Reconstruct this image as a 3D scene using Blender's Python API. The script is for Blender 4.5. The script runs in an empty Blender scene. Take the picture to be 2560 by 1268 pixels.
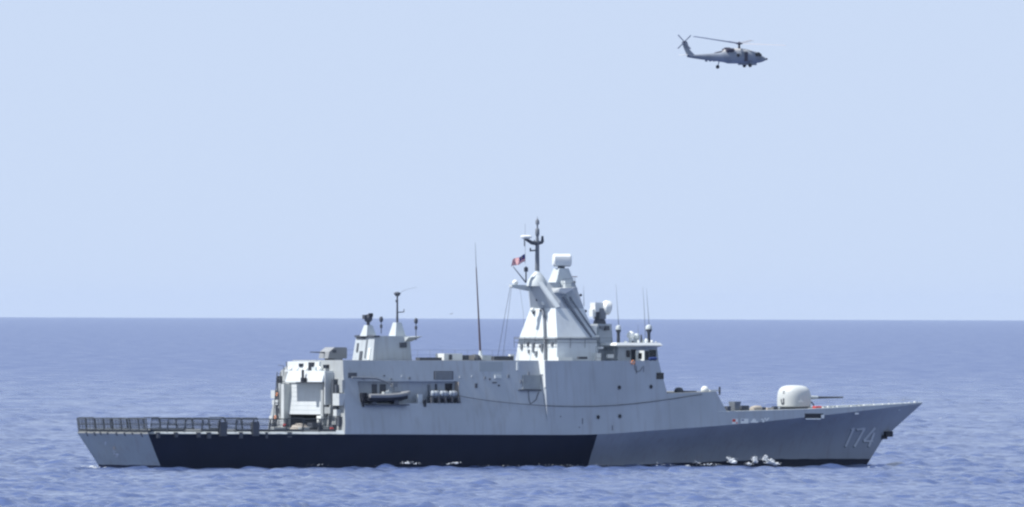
import bpy, bmesh, math, random
import numpy as np
from mathutils import Vector, Matrix

random.seed(7)
rng = np.random.default_rng(11)
C = bpy.context.scene.collection
SC = bpy.context.scene
R = math.radians

# ------------------------------------------------------------------ camera
F = 43040.0            # focal length in pixels of the 2560 wide picture
RSEA = 60000.0         # the sea sheet ends here, in the haze
H = 373 / F / (1 / 1575.0 - 1 / RSEA)      # eye height above the sea
RHO = 8 / 2560.0       # roll
PIT = (163.2 - F * H / RSEA) / F      # looking slightly up
cr = Vector((math.cos(RHO), 0, math.sin(RHO)))
u0 = Vector((-math.sin(RHO), 0, math.cos(RHO)))
cw = (u0 * math.sin(PIT) + Vector((0, math.cos(PIT), 0))).normalized()
cu = cr.cross(cw)
cam = bpy.data.cameras.new('camera')
cam.sensor_width = 36.0
cam.lens = 36.0 * F / 2560.0
cam.clip_start = 10.0
cam.clip_end = 2.0e6
cam_o = bpy.data.objects.new('camera', cam)
C.objects.link(cam_o)
M = Matrix((cr, cu, -cw)).transposed().to_4x4()
M.translation = Vector((0, 0, H))
cam_o.matrix_world = M
SC.camera = cam_o

# ------------------------------------------------------------------ light
SUN_EL, SUN_AZ = 57.0, 194.5       # azimuth counted from +X, counter-clockwise
sd = Vector((math.cos(R(SUN_EL)) * math.cos(R(SUN_AZ)),
             math.cos(R(SUN_EL)) * math.sin(R(SUN_AZ)), math.sin(R(SUN_EL))))
sun = bpy.data.lights.new('sun', 'SUN')
sun.energy = 4.8
sun.angle = R(0.5)
sun.color = (1.0, 0.965, 0.91)
sun_o = bpy.data.objects.new('sun', sun)
C.objects.link(sun_o)
sun_o.rotation_euler = sd.to_track_quat('Z', 'Y').to_euler()
sun_o.location = (0, 0, 200)

W = bpy.data.worlds.new('World')
SC.world = W
W.use_nodes = True
nt = W.node_tree
bg = nt.nodes['Background']
sky = nt.nodes.new('ShaderNodeTexSky')
sky.sky_type = 'NISHITA'
sky.sun_disc = False
sky.sun_elevation = R(SUN_EL)
sky.sun_rotation = R(90 - SUN_AZ)
sky.altitude = 0
sky.air_density = 1.0
sky.dust_density = 0.25
sky.ozone_density = 3.0
tc = nt.nodes.new('ShaderNodeTexCoord')
sep = nt.nodes.new('ShaderNodeVectorMath'); sep.operation = 'ADD'
sep.inputs[1].default_value = (0, 0, 0.30)
nrm = nt.nodes.new('ShaderNodeVectorMath'); nrm.operation = 'NORMALIZE'
nt.links.new(tc.outputs['Generated'], sep.inputs[0])
nt.links.new(sep.outputs[0], nrm.inputs[0])
nt.links.new(nrm.outputs[0], sky.inputs[0])
tint = nt.nodes.new('ShaderNodeMix'); tint.data_type = 'RGBA'; tint.blend_type = 'MIX'
tint.inputs['B'].default_value = (8.1, 9.2, 11.2, 1)      # thin bright sea haze over the clear sky
hz = nt.nodes.new('ShaderNodeSeparateXYZ'); nt.links.new(tc.outputs['Generated'], hz.inputs[0])
hm = nt.nodes.new('ShaderNodeMapRange')                 # haze is thick at the horizon and thins overhead
hm.inputs['From Min'].default_value = 0.15; hm.inputs['From Max'].default_value = 1.0
hm.inputs['To Min'].default_value = 0.62; hm.inputs['To Max'].default_value = 0.28
nt.links.new(hz.outputs[2], hm.inputs['Value']); nt.links.new(hm.outputs[0], tint.inputs['Factor'])
nt.links.new(sky.outputs[0], tint.inputs['A'])
nt.links.new(tint.outputs['Result'], bg.inputs['Color'])
bg.inputs['Strength'].default_value = 0.078

SC.view_settings.view_transform = 'Standard'
SC.view_settings.look = 'None'
SC.view_settings.exposure = 0.45
SC.view_settings.gamma = 1.0
SC.cycles.max_bounces = 6
SC.cycles.use_denoising = True
SC.cycles.filter_width = 2.4
SC.cycles.volume_bounces = 1

# ------------------------------------------------------------------ materials
def mat(name, col, rough=0.55, var=0.10, scale=0.6, streak=0.0, metal=0.0, spec=0.4):
    m = bpy.data.materials.new(name); m.use_nodes = True
    t = m.node_tree; b = t.nodes['Principled BSDF']
    b.inputs['Roughness'].default_value = rough
    b.inputs['Metallic'].default_value = metal
    b.inputs['Specular IOR Level'].default_value = spec
    co = t.nodes.new('ShaderNodeTexCoord')
    n = t.nodes.new('ShaderNodeTexNoise'); n.inputs['Scale'].default_value = scale
    n.inputs['Detail'].default_value = 6
    t.links.new(co.outputs['Object'], n.inputs['Vector'])
    mp = t.nodes.new('ShaderNodeMapRange')
    mp.inputs['From Min'].default_value = 0.25; mp.inputs['From Max'].default_value = 0.75
    mp.inputs['To Min'].default_value = 1 - var; mp.inputs['To Max'].default_value = 1 + var
    t.links.new(n.outputs['Fac'], mp.inputs['Value'])
    mul = t.nodes.new('ShaderNodeMix'); mul.data_type = 'RGBA'; mul.blend_type = 'MULTIPLY'
    mul.inputs['Factor'].default_value = 1.0
    mul.inputs['A'].default_value = (*col, 1)
    t.links.new(mp.outputs['Result'], mul.inputs['B'])
    out = mul.outputs['Result']
    if streak:
        mpp = t.nodes.new('ShaderNodeMapping'); mpp.inputs['Scale'].default_value = (2.4, 2.4, 0.12)
        t.links.new(co.outputs['Object'], mpp.inputs['Vector'])
        n2 = t.nodes.new('ShaderNodeTexNoise'); n2.inputs['Scale'].default_value = 1.0; n2.inputs['Detail'].default_value = 5
        t.links.new(mpp.outputs[0], n2.inputs['Vector'])
        r2 = t.nodes.new('ShaderNodeMapRange')
        r2.inputs['From Min'].default_value = 0.5; r2.inputs['From Max'].default_value = 0.75
        r2.inputs['To Min'].default_value = 0.0; r2.inputs['To Max'].default_value = streak
        t.links.new(n2.outputs['Fac'], r2.inputs['Value'])
        mx = t.nodes.new('ShaderNodeMix'); mx.data_type = 'RGBA'
        mx.inputs['B'].default_value = (0.16, 0.12, 0.10, 1)
        t.links.new(r2.outputs['Result'], mx.inputs['Factor'])
        t.links.new(out, mx.inputs['A']); out = mx.outputs['Result']
    t.links.new(out, b.inputs['Base Color'])
    n5 = t.nodes.new('ShaderNodeTexNoise'); n5.inputs['Scale'].default_value = 0.9; n5.inputs['Detail'].default_value = 3
    t.links.new(co.outputs['Object'], n5.inputs['Vector'])
    b5 = t.nodes.new('ShaderNodeBump'); b5.inputs['Strength'].default_value = 0.12; b5.inputs['Distance'].default_value = 0.06
    t.links.new(n5.outputs['Fac'], b5.inputs['Height']); t.links.new(b5.outputs[0], b.inputs['Normal'])
    return m

GREY = (0.375, 0.42, 0.465)
M_side = mat('naval_grey_paint', GREY, 0.5, 0.10, 0.25, 0.22)
M_light = mat('light_grey_paint', (0.50, 0.55, 0.57), 0.5, 0.06, 0.5, 0.10)
M_white = mat('white_paint', (0.72, 0.75, 0.74), 0.45, 0.05, 0.8)
M_dgrey = mat('dark_grey_paint', (0.07, 0.08, 0.10), 0.6, 0.15, 1.5)
M_black = mat('black_rubber', (0.012, 0.016, 0.026), 0.6, 0.2, 2)
M_glass = mat('dark_glass', (0.01, 0.013, 0.02), 0.12, 0.05, 1)
M_deck = mat('deck_coating', (0.17, 0.18, 0.18), 0.85, 0.15, 0.8)
M_beige = mat('faded_beige_paint', (0.42, 0.38, 0.33), 0.7, 0.1, 1)
M_orange = mat('orange_plastic', (0.75, 0.22, 0.04), 0.5, 0.05, 2)
M_red = mat('red_paint', (0.55, 0.05, 0.04), 0.5, 0.08, 2)
M_rust = mat('red_brown_paint', (0.16, 0.05, 0.05), 0.6, 0.1, 2)
M_blue = mat('blue_canvas', (0.02, 0.045, 0.18), 0.8, 0.1, 2)
M_net = mat('net_grey', (0.055, 0.065, 0.075), 0.7, 0.1, 3)
M_rope = mat('dark_rope', (0.06, 0.065, 0.075), 0.8, 0.1, 5)
M_pipe = mat('mast_metal', (0.16, 0.18, 0.21), 0.5, 0.1, 2)
M_heli = mat('haze_grey_paint', (0.21, 0.24, 0.29), 0.5, 0.28, 0.55)
M_blade = mat('rotor_blade_paint', (0.31, 0.33, 0.38), 0.4, 0.05, 1)
M_heli_dark = mat('dark_haze_paint', (0.045, 0.042, 0.065), 0.5, 0.10, 0.9)
M_num = mat('number_paint', (0.45, 0.49, 0.54), 0.5, 0.1, 2)
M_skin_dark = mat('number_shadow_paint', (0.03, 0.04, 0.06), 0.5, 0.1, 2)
M_fred = mat('flag_red', (0.62, 0.03, 0.04), 0.8, 0.05, 2)
M_fwhite = mat('flag_white', (0.8, 0.8, 0.8), 0.8, 0.03, 2)
M_fblue = mat('flag_blue', (0.03, 0.05, 0.24), 0.8, 0.05, 2)
M_fyel = mat('flag_yellow', (0.8, 0.55, 0.02), 0.8, 0.05, 2)

# ------------------------------------------------------------------ ship frame and pixel helpers
TH = R(34.5)
bv = Vector((math.cos(TH), math.sin(TH), 0))        # forward
lv = Vector((-math.sin(TH), math.cos(TH), 0))       # to port
O = Vector((-34.903, 1575.0, 0.0))
def ray(px, py):
    return cw + cr * ((px - 1280) / F) + cu * ((634 - py) / F)
EYE = Vector((0, 0, H))
def to_local(p):
    d = p - O
    return Vector((d.dot(bv), d.dot(lv), p.z))
def s(px, py, v):
    """the point of the ship's plane `v` metres to starboard under a pixel, in ship coordinates"""
    d = ray(px, py); t = (-v - (EYE - O).dot(lv)) / d.dot(lv)
    return to_local(EYE + d * t)
def t_(px, py, u):
    d = ray(px, py); t = (u - (EYE - O).dot(bv)) / d.dot(bv)
    return to_local(EYE + d * t)

# ------------------------------------------------------------------ mesh builder
class MB:
    def __init__(self):
        self.v = []; self.f = []; self.m = []; self.sm = []
    def add(self, pts, faces, m=0, smooth=False):
        o = len(self.v)
        self.v += [tuple(p) for p in pts]
        for f in faces:
            self.f.append([o + i for i in f]); self.m.append(m); self.sm.append(smooth)
        return self
    def hexa(self, a, b, m=0):
        """two quads a (bottom) and b (top)"""
        return self.add(list(a) + list(b), [(3, 2, 1, 0), (4, 5, 6, 7), (0, 1, 5, 4), (1, 2, 6, 5), (2, 3, 7, 6), (3, 0, 4, 7)], m)
    def box(self, lo, hi, m=0):
        x0, y0, z0 = lo; x1, y1, z1 = hi
        return self.hexa([(x0, y0, z0), (x1, y0, z0), (x1, y1, z0), (x0, y1, z0)],
                         [(x0, y0, z1), (x1, y0, z1), (x1, y1, z1), (x0, y1, z1)], m)
    def frus(self, u0, u1, h, z0, U0, U1, hh, z1, vc=0, vC=None, m=0):
        """tapered block: fore-aft range and half width at the bottom and at the top; vc = starboard offset"""
        vC = vc if vC is None else vC
        return self.hexa([(u0, -vc - h, z0), (u1, -vc - h, z0), (u1, -vc + h, z0), (u0, -vc + h, z0)],
                         [(U0, -vC - hh, z1), (U1, -vC - hh, z1), (U1, -vC + hh, z1), (U0, -vC + hh, z1)], m)
    def prism(self, poly, vec, m=0):
        n = len(poly); vec = Vector(vec)
        a = [Vector(p) for p in poly]; b = [p + vec for p in a]
        fs = [tuple(range(n))[::-1], tuple(range(n, 2 * n))]
        fs += [(i, (i + 1) % n, n + (i + 1) % n, n + i) for i in range(n)]
        return self.add(a + b, fs, m)
    def tube(self, pts, r, n=8, m=0, smooth=True):
        pts = [Vector(p) for p in pts]
        if not isinstance(r, (list, tuple)): r = [r] * len(pts)
        vs = []; fs = []
        for i, p in enumerate(pts):
            d = (pts[min(i + 1, len(pts) - 1)] - pts[max(i - 1, 0)]).normalized()
            x = d.orthogonal().normalized() if i == 0 else (x - d * x.dot(d)).normalized()
            y = d.cross(x)
            for k in range(n):
                a = 2 * math.pi * k / n
                vs.append(p + (x * math.cos(a) + y * math.sin(a)) * r[i])
        for i in range(len(pts) - 1):
            for k in range(n):
                fs.append((i * n + k, i * n + (k + 1) % n, (i + 1) * n + (k + 1) % n, (i + 1) * n + k))
        self.add(vs, fs, m, smooth)
        L = (len(pts) - 1) * n
        self.add(vs, [tuple(range(n))[::-1], tuple(range(L, L + n))], m)
        return self
    def lathe(self, c, prof, n=24, m=0, axis=(0, 0, 1), sup=2.0, smooth=True):
        c = Vector(c); ax = Vector(axis).normalized()
        q = Vector((0, 0, 1)).rotation_difference(ax)
        vs = []; fs = []
        for r, z in prof:
            for k in range(n):
                a = 2 * math.pi * k / n
                ca, sa = math.cos(a), math.sin(a)
                rr = r / (abs(ca) ** sup + abs(sa) ** sup) ** (1 / sup)
                vs.append(c + q @ Vector((rr * ca, rr * sa, z)))
        for i in range(len(prof) - 1):
            for k in range(n):
                fs.append((i * n + k, i * n + (k + 1) % n, (i + 1) * n + (k + 1) % n, (i + 1) * n + k))
        L = (len(prof) - 1) * n
        self.add(vs, fs, m, smooth)
        self.add(vs, [tuple(range(n))[::-1], tuple(range(L, L + n))], m)
        return self
    def ball(self, c, r, n=16, m=0, squash=1.0, axis=(0, 0, 1)):
        k = n // 2
        prof = [(max(1e-3, r * math.sin(math.pi * i / k)), -r * squash * math.cos(math.pi * i / k)) for i in range(k + 1)]
        return self.lathe(c, prof, n, m, axis)
    def grid(self, P, m=0, smooth=False, flip=False):
        nr, nc = len(P), len(P[0])
        fs = []
        for i in range(nr - 1):
            for j in range(nc - 1):
                q = (i * nc + j, i * nc + j + 1, (i + 1) * nc + j + 1, (i + 1) * nc + j)
                fs.append(q[::-1] if flip else q)
        return self.add([p for row in P for p in row], fs, m, smooth)
    def build(self, name, mats, parent=None, loc=None):
        me = bpy.data.meshes.new(name)
        me.from_pydata(self.v, [], self.f)
        if not isinstance(mats, (list, tuple)): mats = [mats]
        for mm in mats: me.materials.append(mm)
        me.polygons.foreach_set('material_index', self.m)
        me.polygons.foreach_set('use_smooth', self.sm)
        bm = bmesh.new(); bm.from_mesh(me)
        bmesh.ops.remove_doubles(bm, verts=bm.verts, dist=1e-5)
        bmesh.ops.recalc_face_normals(bm, faces=bm.faces)
        bm.to_mesh(me); bm.free()
        me.set_sharp_from_angle(angle=R(35))
        o = bpy.data.objects.new(name, me)
        C.objects.link(o)
        if parent is not None: o.parent = parent
        if loc is not None: o.location = loc
        return o

def empty(name, loc, rz=0.0):
    o = bpy.data.objects.new(name, None); C.objects.link(o)
    o.location = loc; o.rotation_euler = (0, 0, rz); o.empty_display_size = 0.5
    return o
def tag(o, label=None, cat=None, group=None, kind=None):
    if label: o['label'] = label
    if cat: o['category'] = cat
    if group: o['group'] = group
    if kind: o['kind'] = kind
    return o
def lerp(a, b, t): return a + (b - a) * t
def interp(tab, x): return float(np.interp(x, [p[0] for p in tab], [p[1] for p in tab]))
def smooth_interp(tab, x):
    xs = [p[0] for p in tab]; ys = [p[1] for p in tab]
    if x <= xs[0]: return ys[0]
    if x >= xs[-1]: return ys[-1]
    i = max(j for j in range(len(xs)) if xs[j] <= x)
    i = min(i, len(xs) - 2)
    def sl(j):
        if j == 0: return (ys[1] - ys[0]) / (xs[1] - xs[0])
        if j == len(xs) - 1: return (ys[-1] - ys[-2]) / (xs[-1] - xs[-2])
        return (ys[j + 1] - ys[j - 1]) / (xs[j + 1] - xs[j - 1])
    h = xs[i + 1] - xs[i]; t = (x - xs[i]) / h
    return ((2 * t**3 - 3 * t**2 + 1) * ys[i] + (t**3 - 2 * t**2 + t) * h * sl(i)
            + (-2 * t**3 + 3 * t**2) * ys[i + 1] + (t**3 - t**2) * h * sl(i + 1))

# ------------------------------------------------------------------ the sea
def sea_height(X, Y, spacing):
    """sum of many directional wind waves; waves too short for the local mesh are left out"""
    r = np.random.default_rng(5)
    Z = np.zeros_like(X)
    N = 96
    for i in range(N):
        lam = 0.9 * (10.0 / 0.9) ** ((i + r.random()) / N)
        ang = R(-62) + r.normal(0, 0.75)
        k = 2 * math.pi / lam
        amp = 0.047 / k * (1.0 if lam < 3.0 else (3.0 / lam) ** 0.9)
        ph = r.random() * 2 * math.pi
        fade = np.clip((lam / spacing - 2.0) / 2.0, 0, 1)
        if not fade.any(): continue
        w = k * (math.cos(ang) * X + math.sin(ang) * Y) + ph
        Z += amp * fade * (np.sin(w) + 0.22 * np.sin(2 * w + math.pi / 2))
    gust = 0.92 + 0.14 * np.sin(X * 0.031 + Y * 0.0041 + 1.1) * np.sin(X * 0.013 - Y * 0.0063)
    env = np.zeros_like(X)                      # gusts roughen some patches and leave others smoother
    for i in range(10):
        lam = 9.0 * 1.32 ** i; ang = r.random() * 6.283; k = 2 * math.pi / lam
        env += np.sin(k * (math.cos(ang) * X + math.sin(ang) * Y) + r.random() * 6.283) * np.clip(lam / spacing / 3 - 1, 0, 1)
    return Z * gust * np.clip(1.0 + 0.13 * env, 0.5, 1.5)

SEA_Z = -0.2
def build_sea():
    rows = [1080.0]; sp = []
    while rows[-1] < 5500:
        y = rows[-1]; d = 0.45 * (y / 1150.0) ** 1.6
        rows.append(y + d); sp.append(d)
    sp.append(sp[-1])
    y = np.array(rows); sp = np.array(sp)
    NC = 860
    tx = np.linspace(-0.047, 0.047, NC)
    X = y[:, None] * tx[None, :]; Y = np.repeat(y[:, None], NC, 1)
    S_ = np.maximum(sp[:, None] * 0.75, (y * (tx[1] - tx[0]))[:, None])
    Z = sea_height(X, Y, S_)
    edge = np.clip((0.047 - np.abs(tx)) / 0.004, 0, 1)[None, :] * np.clip((y - 1080) / 15, 0, 1)[:, None] * np.clip((5500 - y) / 1500, 0, 1)[:, None]
    Z = Z * edge
    V = [np.stack([X, Y, Z], -1).reshape(-1, 3)]
    nr = len(y)
    idx = np.arange(nr * NC).reshape(nr, NC)
    Q = [np.stack([idx[:-1, :-1], idx[:-1, 1:], idx[1:, 1:], idx[1:, :-1]], -1).reshape(-1, 4)]
    # calm, far sheets all round the fine patch, out to the horizon
    B = RSEA; y1 = float(y[-1]); y0 = float(y[0]); a = 0.047
    n0 = nr * NC
    ring = [(-B, -B), (B, -B), (B, B), (-B, B)]
    inn = [(-a * y0, y0), (a * y0, y0), (a * y1, y1), (-a * y1, y1)]
    V.append(np.array([(p[0], p[1], 0.0) for p in ring + inn]))
    q = [(0, 1, 5, 4), (1, 2, 6, 5), (2, 3, 7, 6), (3, 0, 4, 7)]
    Q.append(np.array(q) + n0)
    V = np.concatenate(V).astype(np.float32); Q = np.concatenate(Q).astype(np.int32)
    me = bpy.data.meshes.new('sea')
    me.vertices.add(len(V)); me.vertices.foreach_set('co', V.ravel())
    me.loops.add(Q.size); me.loops.foreach_set('vertex_index', Q.ravel())
    me.polygons.add(len(Q))
    me.polygons.foreach_set('loop_start', np.arange(0, Q.size, 4, dtype=np.int32))
    me.polygons.foreach_set('loop_total', np.full(len(Q), 4, dtype=np.int32))
    me.polygons.foreach_set('use_smooth', np.ones(len(Q), dtype=bool))
    me.update(calc_edges=True)
    m = bpy.data.materials.new('sea_water'); m.use_nodes = True
    t = m.node_tree; b = t.nodes['Principled BSDF']
    b.inputs['IOR'].default_value = 1.42
    b.inputs['Base Color'].default_value = (0.060, 0.094, 0.218, 1)
    co = t.nodes.new('ShaderNodeTexCoord')
    mp = t.nodes.new('ShaderNodeMapping'); mp.inputs['Scale'].default_value = (0.11, 0.016, 1.0)      # wind streaks
    t.links.new(co.outputs['Object'], mp.inputs['Vector'])
    nz = t.nodes.new('ShaderNodeTexNoise'); nz.inputs['Scale'].default_value = 1.0; nz.inputs['Detail'].default_value = 7; nz.inputs['Roughness'].default_value = 0.65
    t.links.new(mp.outputs[0], nz.inputs['Vector'])
    rr = t.nodes.new('ShaderNodeMapRange'); rr.inputs['From Min'].default_value = 0.3; rr.inputs['From Max'].default_value = 0.7
    rr.inputs['To Min'].default_value = 0.05; rr.inputs['To Max'].default_value = 0.30      # wind-ruffled and smoother patches
    t.links.new(nz.outputs['Fac'], rr.inputs['Value'])
    sx = t.nodes.new('ShaderNodeSeparateXYZ'); t.links.new(co.outputs['Object'], sx.inputs[0])
    rf = t.nodes.new('ShaderNodeMapRange')           # waves too far off to be meshed count as roughness instead
    rf.inputs['From Min'].default_value = 1900; rf.inputs['From Max'].default_value = 4500
    rf.inputs['To Min'].default_value = 0.0; rf.inputs['To Max'].default_value = 0.18
    t.links.new(sx.outputs[1], rf.inputs['Value'])
    ad = t.nodes.new('ShaderNodeMath'); ad.operation = 'ADD'
    t.links.new(rr.outputs[0], ad.inputs[0]); t.links.new(rf.outputs[0], ad.inputs[1])
    t.links.new(ad.outputs[0], b.inputs['Roughness'])
    n3 = t.nodes.new('ShaderNodeTexNoise'); n3.inputs['Scale'].default_value = 1.1; n3.inputs['Detail'].default_value = 3
    t.links.new(co.outputs['Object'], n3.inputs['Vector'])
    bu = t.nodes.new('ShaderNodeBump'); bu.inputs['Strength'].default_value = 0.7; bu.inputs['Distance'].default_value = 0.22
    t.links.new(n3.outputs['Fac'], bu.inputs['Height']); t.links.new(bu.outputs[0], b.inputs['Normal'])
    me.materials.append(m)
    o = bpy.data.objects.new('sea', me); C.objects.link(o); o.location.z = SEA_Z
    tag(o, kind='structure', label='choppy blue sea reaching to the horizon')
    return o
SEA = build_sea()
def zsea(x, y):
    return float(sea_height(np.array([[x]]), np.array([[y]]), np.array([[0.8]]))[0, 0])

# ------------------------------------------------------------------ the warship
ship = empty('warship', O, TH)
tag(ship, 'long grey patrol warship with pale tapered mast and bow number 174', 'warship')

ZK = [(-2, 3.05), (19, 3.0), (40, 2.92), (47.6, 2.95), (54.5, 3.32), (63.7, 3.83), (75, 4.63), (89.36, 5.76)]
BK = [(-2, 5.9), (5, 6.2), (19, 6.4), (47, 6.4), (55, 6.1), (63.7, 5.25), (75, 3.3), (84, 1.4), (89.36, 0.04)]
ZD = [(62.5, 5.0), (75, 5.27), (89.36, 5.83)]
BW = [(0, 5.17), (.1, 5.6), (.3, 5.8), (.45, 5.6), (.55, 5.1), (.65, 4.15), (.75, 2.8), (.85, 1.4), (.93, .55), (1, 0.04)]
zk = lambda u: smooth_interp(ZK, u)
bk = lambda u: smooth_interp(BK, u)
zd = lambda u: smooth_interp(ZD, u)
def ua(q): return -1.9 * max(q, 0)
def uf(q):
    q = max(q, 0)
    return 82.95 + 1.85 * q / 0.42 if q < 0.42 else 84.8 + (89.36 - 84.8) * (q - 0.42) / 0.58
def hb(q, t):
    """half breadth at relative height q (0 water, 1 knuckle) and relative length t"""
    w = smooth_interp(BW, t); k = bk(lerp(-1.9, 89.36, t))
    if q < 0: return w * (1 + 0.12 * q)
    return lerp(w, k, q ** (1.1 + 1.1 * max(0, min(1, (t - .55) / .3))))
def hull_pt(q, t):
    u = lerp(ua(q), uf(q), t)
    z = q * zk(lerp(-1.9, 89.36, t)) if q >= 0 else q * 3.0
    return u, hb(q, t), z
def hull_v(u, z):
    q = min(1, z / zk(u))
    for _ in range(6):
        t = (u - ua(q)) / (uf(q) - ua(q)); t = min(1, max(0, t))
        q = min(1, z / zk(lerp(-1.9, 89.36, t)))
    return hb(q, t)
def wall_v(u, z):
    """starboard half breadth of the plating above the knuckle"""
    k = bk(u); zz = zk(u)
    if u < 42.0:
        if z > 4.0: return lerp(k - 0.075 * (4.0 - zz), 4.95, (z - 4.0) / 5.78)
    return k - 0.075 * (z - zz)
def on(px, py, fn, off=0.0):
    v = 6.0
    for _ in range(12):
        p = s(px, py, v); v = 0.5 * v + 0.5 * (fn(p.x, p.z) + off)
    return s(px, py, v)
hull_s = lambda px, py, off=0.0: on(px, py, hull_v, off)
wall_s = lambda px, py, off=0.0: on(px, py, wall_v, off)

# hull paint: grey, black amidships and along the boot top, by position on the plating
def hull_paint(name='hull_paint', col=(0.255, 0.29, 0.345), edge=47.6, rust=0.22, boot0=-0.05, boot1=0.46):
    m = mat(name, col, 0.45, 0.10, 0.3, rust)
    t = m.node_tree; b = t.nodes['Principled BSDF']
    src = b.inputs['Base Color'].links[0].from_socket
    co = t.nodes.new('ShaderNodeTexCoord'); sp = t.nodes.new('ShaderNodeSeparateXYZ')
    t.links.new(co.outputs['Object'], sp.inputs[0])
    def math_(op, a, bb):
        n = t.nodes.new('ShaderNodeMath'); n.operation = op
        for i, x in enumerate((a, bb)):
            if isinstance(x, (int, float)): n.inputs[i].default_value = x
            else: t.links.new(x, n.inputs[i])
        return n.outputs[0]
    black = math_('LESS_THAN', sp.outputs[0], edge)
    nz = t.nodes.new('ShaderNodeTexNoise'); nz.inputs['Scale'].default_value = 0.5
    t.links.new(co.outputs['Object'], nz.inputs['Vector'])
    br_ = t.nodes.new('ShaderNodeMapRange'); t.links.new(sp.outputs[0], br_.inputs['Value'])     # boot top rises out of the water forward
    br_.inputs['From Min'].default_value = 52; br_.inputs['From Max'].default_value = 72; br_.inputs['To Min'].default_value = boot0; br_.inputs['To Max'].default_value = boot1
    lvl = math_('ADD', math_('MULTIPLY', nz.outputs['Fac'], 0.22), br_.outputs[0])
    boot = math_('LESS_THAN', sp.outputs[2], lvl)
    either = math_('MAXIMUM', black, boot)
    mx = t.nodes.new('ShaderNodeMix'); mx.data_type = 'RGBA'
    t.links.new(either, mx.inputs['Factor']); t.links.new(src, mx.inputs['A'])
    bm_ = t.nodes.new('ShaderNodeMix'); bm_.data_type = 'RGBA'
    bm_.inputs['A'].default_value = (0.001, 0.005, 0.020, 1); bm_.inputs['B'].default_value = (0.005, 0.012, 0.036, 1)
    t.links.new(nz.outputs['Fac'], bm_.inputs['Factor']); t.links.new(bm_.outputs['Result'], mx.inputs['B'])
    t.links.new(mx.outputs['Result'], b.inputs['Base Color'])
    return m
M_hull = hull_paint()
M_hull.node_tree.nodes['Principled BSDF'].inputs['Specular IOR Level'].default_value = 0.22
M_transom = hull_paint('transom_paint', (0.28, 0.325, 0.345), -50.0, 0.3, 0.06, 0.06)

mb = MB()
QL = [-0.55, 0, .12, .25, .42, .56, .7, .85, 1.0]
TL = [i / 70 for i in range(71)]
for sgn in (-1, 1):
    P = []
    for q in QL:
        P.append([(lambda a: (a[0], sgn * a[1], a[2]))(hull_pt(q, t)) for t in TL])
    mb.grid(P, 0, True, sgn > 0)
# transom
P = [[(hull_pt(q, 0)[0], -hull_pt(q, 0)[1], hull_pt(q, 0)[2]), (hull_pt(q, 0)[0], hull_pt(q, 0)[1], hull_pt(q, 0)[2])] for q in QL]
mb.grid(P, 1)
# bottom
P = [[(hull_pt(-.55, t)[0], sg * hull_pt(-.55, t)[1], hull_pt(-.55, t)[2]) for t in TL] for sg in (-1, 1)]
mb.grid(P, 0)
hull = mb.build('hull', [M_hull, M_transom], ship)

# strake and foredeck from the forward block to the stem
us = [62.0 + (89.36 - 62.0) * i / 40 for i in range(41)]
def dk_v(u): return max(0.03, bk(u) - 0.10 * (zd(u) - zk(u)))
mb = MB()
for sgn in (-1, 1):
    mb.grid([[(u, sgn * bk(u), zk(u)) for u in us], [(u, sgn * dk_v(u), zd(u)) for u in us]], 0, True)
mb.build('bow_strake', M_side, ship)
mb = MB()
mb.grid([[(u, -dk_v(u) + .04, zd(u) - .05) for u in us], [(u, dk_v(u) - .04, zd(u) - .05) for u in us]])
fdk = mb.build('foredeck', M_deck, ship)
mb = MB()
for sgn in (-1, 1):
    mb.tube([(u, sgn * (dk_v(u) - .02), zd(u) + .03) for u in us], 0.05, 6)
mb.build('gunwale', M_light, fdk)

# flight deck with its sloped edge
mb = MB()
ud = [-1.9 + (19.6 + 1.9) * i / 24 for i in range(25)]
for sgn in (-1, 1):
    mb.grid([[(u, sgn * bk(u), zk(u)) for u in ud], [(u, sgn * (bk(u) - .30), zk(u) + .36) for u in ud]], 0)
mb.grid([[(u, -(bk(u) - .30), zk(u) + .36) for u in ud], [(u, (bk(u) - .30), zk(u) + .36) for u in ud]], 1)
u = -1.9
mb.add([(u, -bk(u), zk(u)), (u, bk(u), zk(u)), (u + .1, bk(u) - .30, zk(u) + .36), (u + .1, -bk(u) + .30, zk(u) + .36)], [(0, 1, 2, 3)], 1)
fd = mb.build('flight_deck', [M_light, M_deck], ship)
# brackets and scuttles hanging over the flight deck edge
for px in (395, 440, 495, 520, 600, 665, 720):
    p = s(px, 1080, 6.2)
    MB().box((p.x - .12, -6.32, 2.62 + random.random() * .2), (p.x + .12 + random.random() * .3, -6.0, 3.2)).build('deck_edge_bracket', M_dgrey, fd)
for px in (215, 235, 250, 268, 290, 310, 330, 352):
    p = t_(px, 1082, -1.95)
    zb_ = 2.75 + random.random() * .2; ub_ = -1.9 * zb_ / 3.05
    MB().hexa([(ub_ - .04, p.y - .1, zb_), (-1.5, p.y - .1, zb_), (-1.5, p.y + .12, zb_), (ub_ - .04, p.y + .12, zb_)], [(-1.97, p.y - .1, 3.15), (-1.5, p.y - .1, 3.15), (-1.5, p.y + .12, 3.15), (-1.97, p.y + .12, 3.15)]).build('deck_edge_bracket', M_dgrey, fd)
for px, w in ((556, .36), (637, .34)):
    p = s(px, 1080, 6.3)
    MB().box((p.x - w, -6.55, 2.85), (p.x + w, -6.1, 4.15)).build('folded_net_stand', M_dgrey, fd)
MB().box((-1.72, -bk(-1.9) + .12, 3.05), (-1.60, bk(-1.9) - .12, 3.42)).build('deck_edge_coaming', M_dgrey, fd)

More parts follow.
